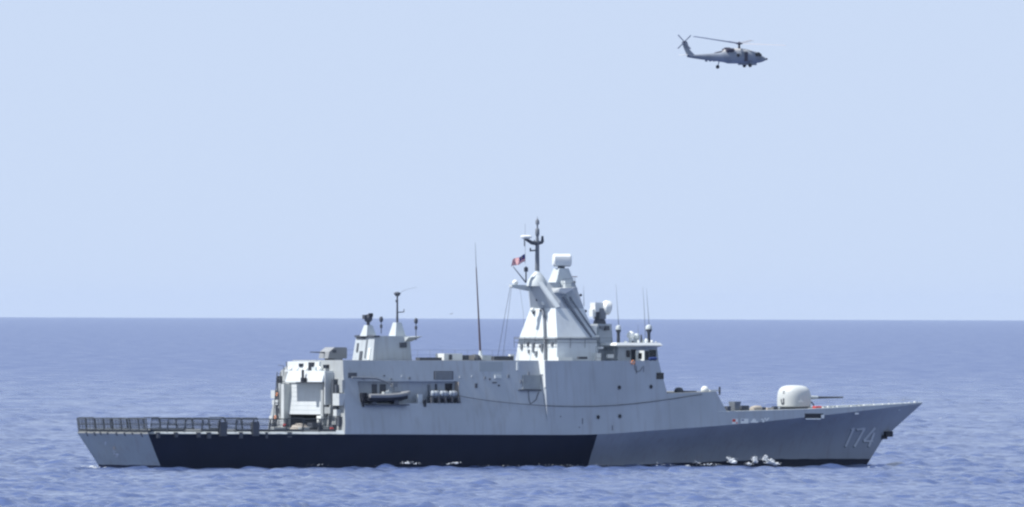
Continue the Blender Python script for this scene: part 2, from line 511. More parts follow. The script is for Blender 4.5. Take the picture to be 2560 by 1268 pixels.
# raised safety nets round the flight deck, panel by panel
def net_panel(a, b, lean, wires=True, hgt=1.2, zb=3.22):
    a = Vector(a); b = Vector(b); lean = Vector(lean)
    mb = MB()
    up = Vector((0, 0, hgt)) + lean
    L = (b - a).length; d = (b - a) / L
    A, B = a + d * .06, b - d * .06
    r = .048
    mb.tube([A, A + up], r, 5); mb.tube([B, B + up], r, 5)
    mb.tube([A + up, B + up], r, 5); mb.tube([A + up * .08, B + up * .08], r, 5)
    mb.tube([A + up * .55, B + up * .55], .025, 4)
    if random.random() < .7:        # slack netting gathered along the foot
        mb.tube([A + up * .16, (A + B) / 2 + up * .13, B + up * .16], [.07, .1, .07], 6)
    if wires:
        n = max(2, int(L / .17))
        for i in range(1, n):
            p = A + (B - A) * (i / n)
            mb.tube([p, p + up], .02, 3)
        for j in range(1, 6):
            mb.tube([A + up * (j / 6), B + up * (j / 6)], .018, 3)
    return mb
random.seed(3)
edges = []
n = 8
for i in range(n):
    y0 = lerp(-5.85, 5.85, i / n); y1 = lerp(-5.85, 5.85, (i + 1) / n)
    net_panel((-1.85, y0, 3.22), (-1.85, y1, 3.22), (-.18, 0, 0)).build('safety_net_panel', M_net, fd)
n = 11
for sgn in (-1, 1):
    for i in range(n):
        u0_ = lerp(-1.7, 18.4, i / n); u1_ = lerp(-1.7, 18.4, (i + 1) / n)
        net_panel((u0_, sgn * (bk(u0_) - .05), 3.22), (u1_, sgn * (bk(u1_) - .05), 3.22), (0, sgn * .25, 0), hgt=1.19 if i % 4 else 1.24).build('safety_net_panel', M_net, fd)

# ---- superstructure: aft (hangar) block with a boat bay, forward block, step
ZT = 9.78
def aft_u(z): return lerp(19.35, 20.1, (z - 3.0) / 6.8)
bay0, bay1 = wall_s(898, 985).x, wall_s(1149, 985).x
bz0, bz1 = 5.85, 7.85
mb = MB()
uu = sorted(set([19.35, bay0, bay1, 41.99] + [lerp(bay1, 41.99, i / 5) for i in range(1, 5)] + [lerp(bay0, bay1, i / 6) for i in range(1, 6)]))
zz = [None, 4.0, bz0, 6.6, 7.2, bz1, 8.75, ZT]
def wp(u, z, sgn):
    zr = zk(u) if z is None else z
    if abs(u - 19.35) < 1e-6: u = aft_u(zr)
    return (u, sgn * (wall_v(u, zr) - (1.7 if sgn > 0 and zr > 9.7 else 0)), zr)
for sgn in (-1, 1):
    for i in range(len(uu) - 1):
        for j in range(len(zz) - 1):
            um = (uu[i] + uu[i + 1]) / 2; zm = ((zz[j] or 3) + zz[j + 1]) / 2
            if bay0 < um < bay1 and bz0 < zm < bz1: continue
            mb.add([wp(uu[i], zz[j], sgn), wp(uu[i + 1], zz[j], sgn), wp(uu[i + 1], zz[j + 1], sgn), wp(uu[i], zz[j + 1], sgn)], [(0, 1, 2, 3)])
# roof
mb.grid([[(aft_u(ZT) if u < 19.4 else u, -wall_v(u, ZT), ZT) for u in uu], [(aft_u(ZT) if u < 19.4 else u, wall_v(u, ZT) - 1.7, ZT) for u in uu]], 1)
sup = mb.build('superstructure', [M_side, M_deck], ship)
# boat bay recess, both sides
for sgn in (-1, 1):
    mb = MB()
    vi = sgn * 5.0
    vo0 = lambda z: sgn * wall_v(30, z)
    q = [(bay0, bz0), (bay1, bz0), (bay1, bz1), (bay0, bz1)]
    mid = 6.8
    mb.add([(bay0, vi, bz0), (bay1, vi, bz0), (bay1, vi, bz1), (bay0, vi, bz1)], [(0, 1, 2, 3)])
    for ub in (bay0, bay1):
        mb.add([(ub, vi, bz0), (ub, vo0(bz0), bz0), (ub, vo0(mid), mid), (ub, vo0(bz1), bz1), (ub, vi, bz1)], [(0, 1, 2, 3, 4)])
    mb.add([(bay0, vi, bz0), (bay1, vi, bz0), (bay1, vo0(bz0), bz0), (bay0, vo0(bz0), bz0)], [(0, 1, 2, 3)], 1)
    mb.add([(bay0, vi, bz1), (bay1, vi, bz1), (bay1, vo0(bz1), bz1), (bay0, vo0(bz1), bz1)], [(0, 1, 2, 3)])
    bay = mb.build('boat_bay', [M_side, M_deck], sup)

# forward block
def fb_u(z): return lerp(55.05, 56.9, (9.78 - z) / 6.4)
mb = MB()
fz = [None, 4.6, 6.2, 8.0, 9.78]
def fwp(k, z, sgn):
    """k 0..6 along the block"""
    zr = 3.2 if z is None else z
    u = lerp(42.0, fb_u(zr), k / 6)
    if z is None: zr = zk(u)
    return (u, sgn * wall_v(max(u, 42.001), zr), zr)
for sgn in (-1, 1):
    mb.grid([[fwp(k, z, sgn) for k in range(7)] for z in fz], 0)
top = [fwp(k, 9.78, -1) for k in range(7)]
mb.grid([[(p[0], p[1] + .12, p[2] - .25) for p in top], [(p[0], -p[1] - .12, p[2] - .25) for p in top]], 1)
for sgn in (-1, 1):          # bulwark inner faces
    mb.grid([[(p[0], sgn * (abs(p[1]) - .10), p[2] - .26) for p in top], [(p[0], sgn * (abs(p[1]) - .10), p[2]) for p in top]], 0)
    mb.grid([[(p[0], sgn * (abs(p[1]) - .10), p[2]) for p in top], [(p[0], sgn * abs(p[1]), p[2]) for p in top]], 0)
for k in (0, 6):
    mb.grid([[fwp(k, z, -1) for z in fz], [fwp(k, z, 1) for z in fz]], 0)
fwd = mb.build('bridge_block', [M_side, M_deck], ship)
# pale shield plates on the aft end of the forward block
mb = MB()
o_ = lambda z: -wall_v(42.1, z) - .02
P = [(41.93, o_(9.78), 9.80), (41.93, o_(8.5), 8.5), (41.93, o_(7.3), 7.3), (41.93, o_(7.3) + .25, 7.3), (41.93, o_(8.5) + .30, 8.5), (41.93, -wall_v(41.9, 8.52), 8.52), (41.93, -wall_v(41.9, 9.78), 9.80)]
mb.prism(P, (.05, 0, 0))
mb.build('bulkhead', M_white, fwd)

# step forward of the bridge
sv = lambda u, z: bk(u) - 0.10 * (z - zk(u))
mb = MB()
def st(k, z, sgn):
    tz = lerp(6.72, 6.92, k / 6)
    zr = tz if z == 'top' else (4.0 if z is None else z)
    u = lerp(55.0, lerp(63.15, 61.95, (zr - 5.0) / 1.9) if zr > 4.99 else 63.15, k / 6)
    if z is None: zr = zk(u)
    return (u, sgn * sv(u, zr), zr)
for sgn in (-1, 1):
    mb.grid([[st(k, z, sgn) for k in range(7)] for z in (None, 5.0, 6.0, 'top')], 0)
mb.grid([[(st(k, 'top', -1)[0], st(k, 'top', -1)[1], st(k, 'top', -1)[2]) for k in range(7)], [st(k, 'top', 1) for k in range(7)]], 1)
mb.add([st(6, 'top', -1), st(6, 'top', 1), st(6, 5.0, 1), st(6, 5.0, -1), st(6, None, -1), st(6, None, 1)], [(0, 1, 2, 3), (3, 2, 5, 4)], 0)
step = mb.build('breakwater_step', [M_side, M_deck], ship)

# ---- little things fixed to the side plating
def side_patch(name, px0, py0, px1, py1, m, parent, out=0.02, thick=0.05, fn=wall_v):
    a = on(px0, py1, fn); b = on(px1, py1, fn); c = on(px1, py0, fn); d = on(px0, py0, fn)
    mb = MB()
    I = Vector((0, 1, 0))
    q = [p - I * out for p in (a, b, c, d)]
    mb.prism(q, I * (out + thick), 0)
    return mb.build(name, m, parent)
def disc_on_side(name, px, py, r, m, parent, fn=wall_v, rim=True):
    p = on(px, py, fn)
    o = MB().lathe(p + Vector((0, .08, 0)), [(r, -.0), (r, .11)], 16, 0, (0, -1, 0)).build(name, m, parent)
    if rim:
        mb = MB()
        mb.tube([(p.x + (r + .03) * math.cos(a), p.y - .03, p.z + (r + .03) * math.sin(a)) for a in [i * math.pi / 8 for i in range(17)]], .028, 5)
        mb.build('porthole_rim', M_side, o)
    return o
for px, py in ((1548, 969), (1627, 967)): disc_on_side('porthole', px, py, .19, M_glass, fwd)
for px, py in ((1495, 1043), (1549, 1041)): disc_on_side('porthole', px, py, .19, M_glass, fwd)
side_patch('window', 1641, 932, 1659, 948, M_glass, fwd, .03)
side_patch('louvre_vent', 1084, 928, 1133, 949, M_dgrey, sup, .03)
for i in range(5):
    side_patch('louvre_blade', 1087, 931 + i * 3.6, 1130, 932.2 + i * 3.6, M_side, sup, .07)
side_patch('vent_opening', 870, 932, 892, 945, M_dgrey, sup, .03)
side_patch('repair_patch', 1198, 905, 1257, 929, mat('fresh_grey_paint', (0.30, 0.345, 0.38), .5, .05, 1), sup, .012)
side_patch('bulkhead_light', 1236, 938, 1252, 946, M_light, sup, .12)
side_patch('vent_opening', 1187, 959, 1193, 970, M_dgrey, sup, .06)
for px, py, w, h in ((1003, 939, 5, 4), (1020, 943, 6, 5), (975, 946, 5, 4), (1148, 941, 5, 5), (1178, 939, 4, 4), (1268, 937, 5, 8), (1222, 946, 4, 4),
                     (1300, 950, 4, 9), (905, 945, 6, 3), (1231, 955, 10, 3), (1245, 962, 4, 4), (1210, 942, 4, 6), (958, 938, 4, 3), (1320, 930, 3, 12)):
    side_patch('pipe_fitting', px, py, px + w, py + h, random.choice((M_dgrey, M_pipe, M_side)), sup, .08)
for px, py, w, h in ((1455, 1046, 2.5, 14), (1590, 915, 2, 20), (1608, 915, 2, 15), (1530, 1064, 2, 12), (1400, 1040, 3, 3), (1447, 1067, 3, 3)):
    side_patch('pipe_fitting', px, py, px + w, py + h, M_pipe, fwd, .03)
side_patch('dark_side_panel', 1306, 938, 1351, 973, mat('dark_panel_grey', (0.24, 0.275, 0.30), .6, .15, .8, .2), sup, .10)  # thin panel in a darker grey than the plating round it
side_patch('rubbing_strip', 1296, 974, 1352, 977, M_dgrey, sup, .16)
side_patch('pipe_fitting', 1291, 905, 1296, 926, M_light, sup, .1)
# openings inside the boat bay
def bay_patch(name, px0, py0, px1, py1, m, v=5.02, d=.05):
    a = s(px0, py1, v); c = s(px1, py0, v)
    o = MB().box((a.x, -v - d, a.z), (c.x, -v + .02, c.z)).build(name, m, sup)
    return o
bay_patch('bay_window', 930, 961, 942, 984, M_dgrey)
bay_patch('bay_window', 950, 961, 964, 984, M_dgrey)
bay_patch('doorway', 1113, 959, 1130, 1001, M_black)
bay_patch('bay_pipe', 1070, 962, 1074, 990, M_pipe, d=.15)
bay_patch('bay_pipe', 1088, 960, 1091, 985, M_dgrey, d=.15)
bay_patch('bay_locker', 1040, 986, 1052, 1012, M_light, v=5.5, d=.3)
bay_patch('bay_post', 1058, 1000, 1063, 1017, M_black, v=5.9, d=.2)
MB().box((bay1 - .06, -5.6, bz0), (bay1 - .0, -5.02, bz1 - .05)).build('bay_door', M_beige, sup)
# liferaft cradle in the bay
c0 = s(1074, 1000, 5.6); c1 = s(1141, 1000, 5.6)
mb = MB()
for k in range(5):
    x = lerp(c0.x, c1.x, k / 4)
    mb.box((x - .06, -6.1, bz0), (x + .06, -5.3, bz0 + .55))
mb.box((c0.x, -5.95, bz0 + .45), (c1.x, -5.85, bz0 + .55))
mb.build('liferaft_cradle', M_dgrey, sup)
# davit arm over the boat
mb = MB()
a = s(880, 944, 5.9); b = s(985, 962, 5.9)
mb.tube([a, s(940, 946, 5.9), b], [.10, .09, .06], 8)
mb.tube([b, s(985, 978, 5.9)], .04, 6)
mb.box((b.x - .25, b.y - .2, b.z - .2), (b.x + .25, b.y + .2, b.z + .15))
dav = mb.build('boat_davit', M_pipe, ship)

# ---- hangar front
def on_aft(px, py, off=0.0):
    u = 19.6
    for _ in range(6):
        p = t_(px, py, u); u = aft_u(p.z) - off
    return t_(px, py, u)
hw_top = 8.75
mb = MB()
zs = [3.05, 6.4, hw_top]
P = [[(aft_u(z), -wall_v(19.4, z), z) for z in zs], [(aft_u(z), wall_v(19.4, z), z) for z in zs]]
dz0, dz1 = on_aft(722, 1077).z, on_aft(765, 958).z
dy0, dy1 = on_aft(814, 1000).y, on_aft(719, 1000).y     # starboard, port edges of the opening
lo, hi = 3.05, ZT
def ap(y, z): return (aft_u(z), y, z)
zl = [lo, 6.4, dz1, ZT]
def rim(z, sg): return sg * wall_v(19.4, z)
for (za, zb) in ((lo, 4.0), (4.0, dz1)):
    mb.add([ap(rim(za, -1), za), ap(dy0, za), ap(dy0, zb), ap(rim(zb, -1), zb)], [(0, 1, 2, 3)])
    mb.add([ap(dy1, za), ap(rim(za, 1), za), ap(rim(zb, 1), zb), ap(dy1, zb)], [(0, 1, 2, 3)])
mb.add([ap(rim(dz1, -1), dz1), ap(rim(dz1, 1), dz1), ap(rim(8.75, 1), 8.75), ap(rim(8.75, -1), 8.75)], [(0, 1, 2, 3)])
mb.add([ap(rim(8.75, -1), 8.75), ap(rim(8.75, 1), 8.75), ap(rim(ZT, 1) - 1.7, ZT), ap(rim(ZT, -1), ZT)], [(0, 1, 2, 3)])
# inside of the hangar
D = 9.0
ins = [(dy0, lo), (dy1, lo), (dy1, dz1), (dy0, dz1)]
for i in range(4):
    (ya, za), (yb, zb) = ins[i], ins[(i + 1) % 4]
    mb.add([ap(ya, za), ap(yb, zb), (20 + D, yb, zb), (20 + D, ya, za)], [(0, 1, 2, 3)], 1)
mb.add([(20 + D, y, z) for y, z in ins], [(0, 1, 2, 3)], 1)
M_hw = mat('hangar_grey_paint', (0.32, 0.345, 0.355), .55, .12, .8, .25)
M_hd = mat('hangar_door_paint', (0.52, 0.555, 0.58), .5, .05, .6, .1)
M_hf = mat('fitting_grey_paint', (0.50, 0.53, 0.54), .5, .1, 1.2)
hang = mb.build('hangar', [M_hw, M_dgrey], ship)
zdoor = on_aft(765, 1036).z
mb = MB()
mb.prism([(aft_u(zdoor) + .1, dy0 + .05, zdoor), (aft_u(zdoor) + .1, dy1 - .05, zdoor), (aft_u(dz1) + .1, dy1 - .05, dz1), (aft_u(dz1) + .1, dy0 + .05, dz1)], (.12, 0, 0))
door = mb.build('hangar_door', M_hd, hang)
mb = MB()
for k in range(1, 7):
    z = lerp(zdoor, dz1, k / 7)
    mb.box((aft_u(z) + .085, dy0 + .06, z - .012), (aft_u(z) + .1, dy1 - .06, z + .012))
mb.build('door_seam', M_light, door)
# rounded hood box over the door
a0 = on_aft(712, 955, 1.2); a1 = on_aft(805, 955, 1.2)
zt = on_aft(760, 927, 1.2).z
MB().hexa([(a1.x, a1.y, a1.z), (20.2, a1.y, a1.z), (20.2, a0.y, a0.z), (a0.x, a0.y, a0.z)],
          [(a1.x + .35, a1.y + .05, zt), (20.2, a1.y + .05, zt), (20.2, a0.y - .05, zt), (a0.x + .35, a0.y - .05, zt)]).build('door_hood', M_hd, hang)
# fittings on and beside the hangar front: (x0,y0,x1,y1, depth, material)
fit = [('door_frame', 813, 950, 819, 1078, .25, M_hw), ('door_frame', 715, 960, 719, 1078, .25, M_hf),
       ('hangar_pillar', 826, 932, 836, 1012, .7, M_hf), ('wall_panel', 848, 950, 862, 982, .15, M_hw), ('wall_locker', 843, 984, 862, 1014, .5, M_hf),
       ('wall_pipe', 820, 960, 823, 1040, .2, M_dgrey), ('wall_pipe', 838, 948, 841, 1030, .2, M_dgrey), ('wall_locker', 822, 1018, 838, 1034, .5, M_hw),
       ('wall_locker', 842, 1024, 852, 1040, .4, M_hf), ('wall_vent', 846, 1042, 856, 1066, .3, M_dgrey), ('wall_pipe', 826, 1040, 829, 1078, .2, M_pipe),
       ('wall_locker', 816, 1066, 822, 1082, .6, M_hf), ('wall_vent', 832, 1062, 842, 1076, .4, M_dgrey), ('wall_panel', 818, 975, 826, 1000, .12, M_pipe),
       ('wall_locker', 686, 976, 698, 996, .4, M_hf), ('wall_pipe', 700, 940, 703, 1000, .25, M_dgrey), ('wall_pipe', 706, 958, 709, 1040, .25, M_hw),
       ('wall_vent', 698, 990, 705, 1002, .3, M_dgrey), ('wall_locker', 690, 1000, 708, 1012, .45, M_hf), ('wall_pipe', 694, 1012, 697, 1060, .2, M_pipe),
       ('wall_vent', 702, 1020, 706, 1034, .3, M_dgrey), ('wall_locker', 684, 1040, 694, 1056, .5, M_hf), ('wall_pipe', 712, 1020, 714, 1076, .2, M_dgrey),
       ('wall_locker', 700, 1050, 712, 1066, .3, M_hf), ('wall_vent', 682, 1058, 690, 1072, .4, M_pipe), ('wall_panel', 845, 962, 848, 1040, .2, M_dgrey)]
for n_, x0, y0, x1, y1, d, m in fit:
    a = on_aft(x0, y1); b = on_aft(x1, y0)
    MB().box((min(a.x, b.x) - d, min(a.y, b.y), a.z), (max(a.x, b.x) + .05, max(a.y, b.y), b.z)).build(n_, m, hang)
# ladder rail on the port corner and raking pillar
mb = MB()
for px in (693, 702):
    mb.tube([on_aft(px, 930, .5), on_aft(px - 6, 1000, .5), on_aft(px - 12, 1076, .5)], .04, 6)
for k in range(12):
    mb.tube([on_aft(693 - k, 935 + k * 12, .5), on_aft(702 - k, 935 + k * 12, .5)], .025, 5)
mb.build('ladder', M_dgrey, hang)
mb = MB()
mb.tube([on_aft(718, 925, .2), on_aft(716, 905, .2)], .05, 6); mb.tube([on_aft(695, 913, .2), on_aft(709, 915, .2), on_aft(709, 940, .2)], .03, 5)
mb.build('light_bracket', M_dgrey, hang)
# lamp stand in front of the hood
mb = MB()
mb.tube([on_aft(757, 952, 1.4), on_aft(757, 925, 1.4)], .12, 8)
mb.box(tuple(on_aft(757, 950, 1.5) - Vector((.1, .22, .2))), tuple(on_aft(757, 950, 1.5) + Vector((.3, .22, .2))))
mb.build('landing_light', M_black, hang)
# flight control cabin on the hangar roof
ca = t_(740, 930, 21.0); cb = t_(824, 930, 21.0); cz = t_(780, 904, 21.0).z
mb = MB()
mb.hexa([(19.75, cb.y, 8.7), (24.6, cb.y, 8.7), (24.6, ca.y, 8.7), (19.75, ca.y, 8.7)],
        [(19.95, cb.y + .1, cz), (24.6, cb.y + .1, cz), (24.6, ca.y - .2, cz), (19.95, ca.y - .2, cz)])
cab = mb.build('flight_control_cabin', M_hd, ship)
def cab_patch(name, x0, y0, x1, y1, m, u=19.82, d=.06):
    a = t_(x0, y1, u); b = t_(x1, y0, u)
    return MB().box((u - d, b.y, a.z), (u + .6, a.y, b.z)).build(name, m, cab)
cab_patch('cabin_window', 748, 909, 757, 917, M_glass)
cab_patch('cabin_window', 809, 912, 818, 921, M_glass)
cab_patch('cabin_doorway', 772, 906, 784, 930, M_black)
cab_patch('cabin_box', 788, 918, 798, 930, M_light, d=.4)
for px in (722, 738, 762, 795):
    a = on_aft(px, 928, .4)
    MB().ball(a + Vector((.2, 0, .15)), .28, 10).build('roof_lamp', M_white, hang)
# things lying on the flight deck in front of the hangar -> top level, further below

# ---- aft gun on the superstructure roof
g = s(834, 905, 0.5)
mb = MB()
prof = [(-1.15, 0), (1.15, 0), (1.15, 1.32), (.9, 1.42), (-.35, 1.42), (-1.15, .75)]
prof = [(-1.15, 0), (.95, 0), (.97, .95), (.85, 1.03), (-.4, 1.03), (-1.0, .62)]
gz = 9.82
mb.prism([(g.x + x, -.5 - .78, gz + .12 + z) for x, z in prof], (0, 1.56, 0))
mb.lathe((g.x, -.5, gz - .02), [(.85, 0), (.8, .16)], 20)
ag = mb.build('aft_gun', mat('gun_grey_paint', (0.25, 0.265, 0.28), .55, .1, 1), ship)
a = s(800, 882, 0.4)
MB().tube([(g.x - .9, -.5, gz + .66), (g.x - 1.5, -.5, gz + .68), (g.x - 2.6, -.5, gz + .70)], [.09, .055, .04], 8).build('gun_barrel', M_dgrey, ag)
MB().box((g.x - .65, -1.32, gz + .65), (g.x - .25, -1.26, gz + .92)).build('gun_sight', M_dgrey, ag)

# ---- aft deckhouse with its cones and small masts
p0 = s(932, 903, 1.72); p1 = s(1030, 903, 1.72); q0 = s(937, 840, 1.53); q1 = s(1024, 840, 1.53)
mb = MB()
mb.frus(p0.x, p1.x, 1.72, 9.70, q0.x, q1.x, 1.53, q0.z)
ah = mb.build('aft_deckhouse', mat('deckhouse_grey_paint', (0.43, 0.475, 0.51), .5, .10, .5, .25), ship)
ztop = q0.z
mb = MB(); mb.box((q0.x - .15, -1.62, ztop - .12), (q0.x + .5, 1.62, ztop + .04)); mb.build('roof_lip', M_dgrey, ah)
# platform to starboard forward
a = s(1012, 842, 1.5); b = s(1040, 842, 1.5)
MB().hexa([(q1.x - .6, -1.6, ztop - .55), (q1.x + .2, -1.6, ztop - .5), (q1.x + .2, -1.0, ztop - .5), (q1.x - .6, -1.0, ztop - .55)],
          [(q1.x - .6, -2.3, ztop - .1), (b.x + .2, -2.3, ztop - .02), (b.x + .2, -1.0, ztop - .02), (q1.x - .6, -1.0, ztop - .1)]).build('platform', M_light, ah)
for (x0, x1, X0, X1, yt, nm) in ((905, 936, 914, 930, 813, 'sensor_pedestal'), (980, 1012, 990, 1003, 806, 'mast_pedestal')):
    a = s(x0, 838, .0); b = s(x1, 838, .0); h_ = (b.x - a.x) * .40
    hh = h_ * .5; cx = min((a.x + b.x) / 2, q1.x - .35)
    zt_ = s(920, yt, 0).z
    mb = MB(); mb.frus(cx - h_ * 1.0, cx + h_ * 1.0, h_, ztop - .02, cx - hh, cx + hh, hh, zt_)
    mb.build(nm, M_light, ah)
    if nm == 'sensor_pedestal':
        MB().lathe((cx, 0, zt_), [(.16, 0), (.14, .35)], 10).ball((cx, 0, zt_ + .62), .40, 14).box((cx - .55, -.18, zt_ + .55), (cx - .2, .18, zt_ + .95)).build('optical_sensor', M_dgrey, ah)
        MB().box((cx - .12, -.5, zt_ + .75), (cx + .2, -.2, zt_ + 1.1)).build('sensor_camera', M_black, ah)
    else:
        zp = s(996, 738, 0).z
        mb = MB(); mb.tube([(cx, 0, zt_ - .1), (cx, 0, zp)], [.11, .075], 8)
        mb.tube([(cx, 0, zp - 1.6), (cx + .75, 0, zp - 1.55), (cx + .75, 0, zp - 1.3)], .05, 6)
        mb.tube([(cx, 0, zp - .62), (cx - .15, 0, zp - .62), (cx - .15, 0, zp - .45)], .05, 6)
        mb.lathe((cx, 0, zp - .1), [(.16, 0), (.32, .22), (.30, .32), (.1, .4)], 12)
        mb.tube([(cx + .1, 0, zp + .1), (cx + .9, 0, zp + .5), (cx + 2.2, 0, zp + .75)], .012, 4)
        mb.build('pole_mast', M_dgrey, ah)
for px, y0, y1, v in ((953, 793, 834, .3), (1040, 797, 845, 2.0), (1040, 841, 851, 2.0)):
    a = s(px, y1, v); b = s(px, y0, v)
    mb = MB(); mb.tube([a, b], .045, 6)
    if y1 - y0 > 20:
        mb.lathe((b.x, b.y, b.z - .45), [(.1, 0), (.17, .1), (.17, .35), (.1, .5)], 10); mb.lathe((b.x, b.y, b.z - 1.0), [(.12, 0), (.13, .3)], 8)
    mb.build('navigation_light_post', M_dgrey, ah)
# soot-dark grilles and pipes on the aft face
for x0, y0, x1, y1, m in ((893, 838, 915, 848, M_dgrey), (905, 878, 912, 902, M_dgrey), (918, 850, 921, 895, M_pipe), (896, 858, 900, 880, M_dgrey), (926, 870, 931, 900, M_white)):
    a = t_(x0, y1, q0.x); b = t_(x1, y0, q0.x)
    zz0, zz1 = a.z, b.z
    uz = lambda z: lerp(p0.x, q0.x, (z - 9.7) / (ztop - 9.7))
    MB().hexa([(uz(zz0) - .06, b.y, zz0), (uz(zz0) + .05, b.y, zz0), (uz(zz0) + .05, a.y, zz0), (uz(zz0) - .06, a.y, zz0)],
              [(uz(zz1) - .06, b.y, zz1), (uz(zz1) + .05, b.y, zz1), (uz(zz1) + .05, a.y, zz1), (uz(zz1) - .06, a.y, zz1)]).build('soot_grille' if m is M_dgrey else 'wall_pipe', m, ah)
a = s(1008, 862, 1.6); MB().box((a.x - .4, -1.75, a.z - .25), (a.x + .3, -1.5, a.z + .2)).build('wall_vent', M_dgrey, ah)

# ---- roof between the deckhouse and the mast
a = s(1101, 902, 2.0); b = s(1138, 884, 2.0)
mb = MB(); mb.box((a.x, -2.6, 9.8), (b.x + .4, -1.2, b.z)); lk = mb.build('roof_locker', M_white, ship)
MB().box((a.x + .55, -2.68, 9.85), (a.x + .85, -2.6, b.z - .1)).build('locker_door', M_dgrey, lk)
a = s(1135, 902, 2.0); b = s(1160, 888, 2.0)
MB().box((a.x - .2, -2.5, 9.8), (b.x + .2, -1.3, b.z)).build('roof_locker', M_dgrey, ship)
a = s(1162, 902, 2.0); b = s(1180, 888, 2.0)
MB().box((a.x, -2.4, 9.8), (b.x, -1.4, b.z)).build('roof_locker', M_beige, ship)
a = s(1188, 902, 1.8)
MB().lathe((a.x, -1.8, 9.78), [(.58, 0), (.55, .25), (.35, .52), (.05, .58)], 18).build('cable_reel', M_dgrey, ship)
a = s(1212, 902, 2); MB().box((a.x - .5, -2.3, 9.8), (a.x + .5, -1.5, 10.25)).build('roof_locker', M_light, ship)
a = s(1255, 902, 2); MB().box((a.x - 1.1, -2.3, 9.8), (a.x + 1.1, -1.5, 10.18)).build('roof_locker', M_dgrey, ship)
a = s(1277, 902, 2); MB().box((a.x - .2, -2.3, 9.8), (a.x + .2, -1.9, 10.35)).build('roof_locker', M_white, ship)
for x0, x1, m in ((1045, 1060, M_dgrey), (1062, 1100, M_dgrey)):
    a = s(x0, 902, 3); b = s(x1, 902, 3)
    MB().box((a.x, -3.3, 9.79), (b.x, -2.6, 10.05)).build('roof_hatch', m, ship)
# railing along the roof edge
mb = MB()
x0, x1 = s(870, 902, 4.8).x, s(925, 902, 4.8).x
def rail(mb, pts, hgt=.95, n=None, r=.02, bars=2):
    pts = [Vector(p) for p in pts]
    for k in range(bars):
        mb.tube([p + Vector((0, 0, hgt * (k + 1) / bars)) for p in pts], r, 4)
    for a_, b_ in zip(pts[:-1], pts[1:]):
        nn = max(1, int((b_ - a_).length / 1.4))
        for i in range(nn + 1):
            p = a_ + (b_ - a_) * (i / nn)
            mb.tube([p, p + Vector((0, 0, hgt))], r, 4)
    return mb
rail(mb, [(24, 3.0, 9.78), (45, 3.0, 9.78)], r=.012)
mb.build('roof_railing', M_pipe, ship)

# tall whip antenna
a = s(1201, 886, 1.2)
mb = MB(); top_ = s(1190.5, 669, 1.2); tip = s(1188, 606, 1.2)
mb.tube([a, lerp(a, top_, .5), top_], [.10, .07, .045], 8)
wa = mb.build('whip_antenna', mat('whip_paint', (0.09, 0.06, 0.065), .6, .1, 2), ship)
MB().tube([top_, tip], [.028, .012], 6).build('antenna_tip', M_dgrey, wa)
MB().lathe((a.x, a.y, 9.78), [(.4, 0), (.38, .2), (.2, .5), (.14, .9)], 12).build('antenna_base', M_light, wa)

# ---- the great mast
cM = s(1392, 902, 3.42)
def lev(pxs, py, hw):
    return s(pxs, py, hw)
L0 = lev(1392, 902, 3.42); L1 = lev(1393, 845, 3.13); L2 = lev(1389, 771, 2.05); L3 = lev(1343, 706, .74)
f0 = s(1497, 902, 3.35); f1 = s(1491, 846, 3.05); f3 = s(1437, 717, 1.15)
tz2 = (L2.z - L1.z) / (f3.z - L1.z)
f2u = lerp(f1.x, f3.x, tz2); f2w = lerp(3.05, 1.15, tz2)
mb = MB()
mb.hexa([(L0.x, -3.42, 9.60), (f0.x, -3.35, 9.60), (f0.x, 3.35, 9.60), (L0.x, 3.42, 9.60)],
        [(L1.x, -3.13, L1.z), (f1.x, -3.05, L1.z), (f1.x, 3.05, L1.z), (L1.x, 3.13, L1.z)])
M_mast = mat('mast_grey_paint', (0.62, 0.67, 0.69), .5, .07, .4, .12)
mast = mb.build('mast', M_mast, ship)
mb = MB()
mb.hexa([(L1.x + .02, -3.11, L1.z), (f1.x - .02, -3.03, L1.z), (f1.x - .02, 3.03, L1.z), (L1.x + .02, 3.11, L1.z)],
        [(L2.x, -2.05, L2.z), (f2u, -f2w, L2.z), (f2u, f2w, L2.z), (L2.x, 2.05, L2.z)])
tower = mb.build('mast_tower', M_mast, mast)
mb = MB()
mb.hexa([(L2.x, -2.05, L2.z), (f2u, -f2w, L2.z), (f2u, f2w, L2.z), (L2.x, 2.05, L2.z)],
        [(L3.x, -.74, L3.z), (f3.x, -1.15, L3.z), (f3.x, 1.15, L3.z), (L3.x, .74, L3.z)])
mb.build('mast_head', M_side, mast)  # darker grey than the tower; its colour also carries the shade of the overhang
mb = MB()
# bright edge strake running up the overhanging corner, both sides
for sg in (-1, 1):
    A = Vector((L2.x, sg * 2.05, L2.z)); B = Vector((L3.x, sg * .74, L3.z)); o1 = Vector((.0, sg * .10, .06))
    w = Vector((.42, sg * .02, .12))
    mb.hexa([A + o1, A + o1 + w, A + w - o1 * .5, A - o1 * .5], [B + o1, B + o1 + w, B + w - o1 * .5, B - o1 * .5])
mb.build('edge_strake', M_mast, mast)
# walkway round the tower foot
mb = MB()
zw = L1.z
P = [(L1.x - .35, -3.4), (f1.x + .2, -3.3), (f1.x + .2, 3.3), (L1.x - .35, 3.4)]
mb.hexa([(x, y, zw - .12) for x, y in P], [(x, y, zw - .02) for x, y in P])
wk = mb.build('walkway', M_pipe, mast)
mb = MB(); rail(mb, [(x, y, zw - .9) for x, y in P + P[:1]], .95, r=.022); mb.build('walkway_railing', M_dgrey, mast)
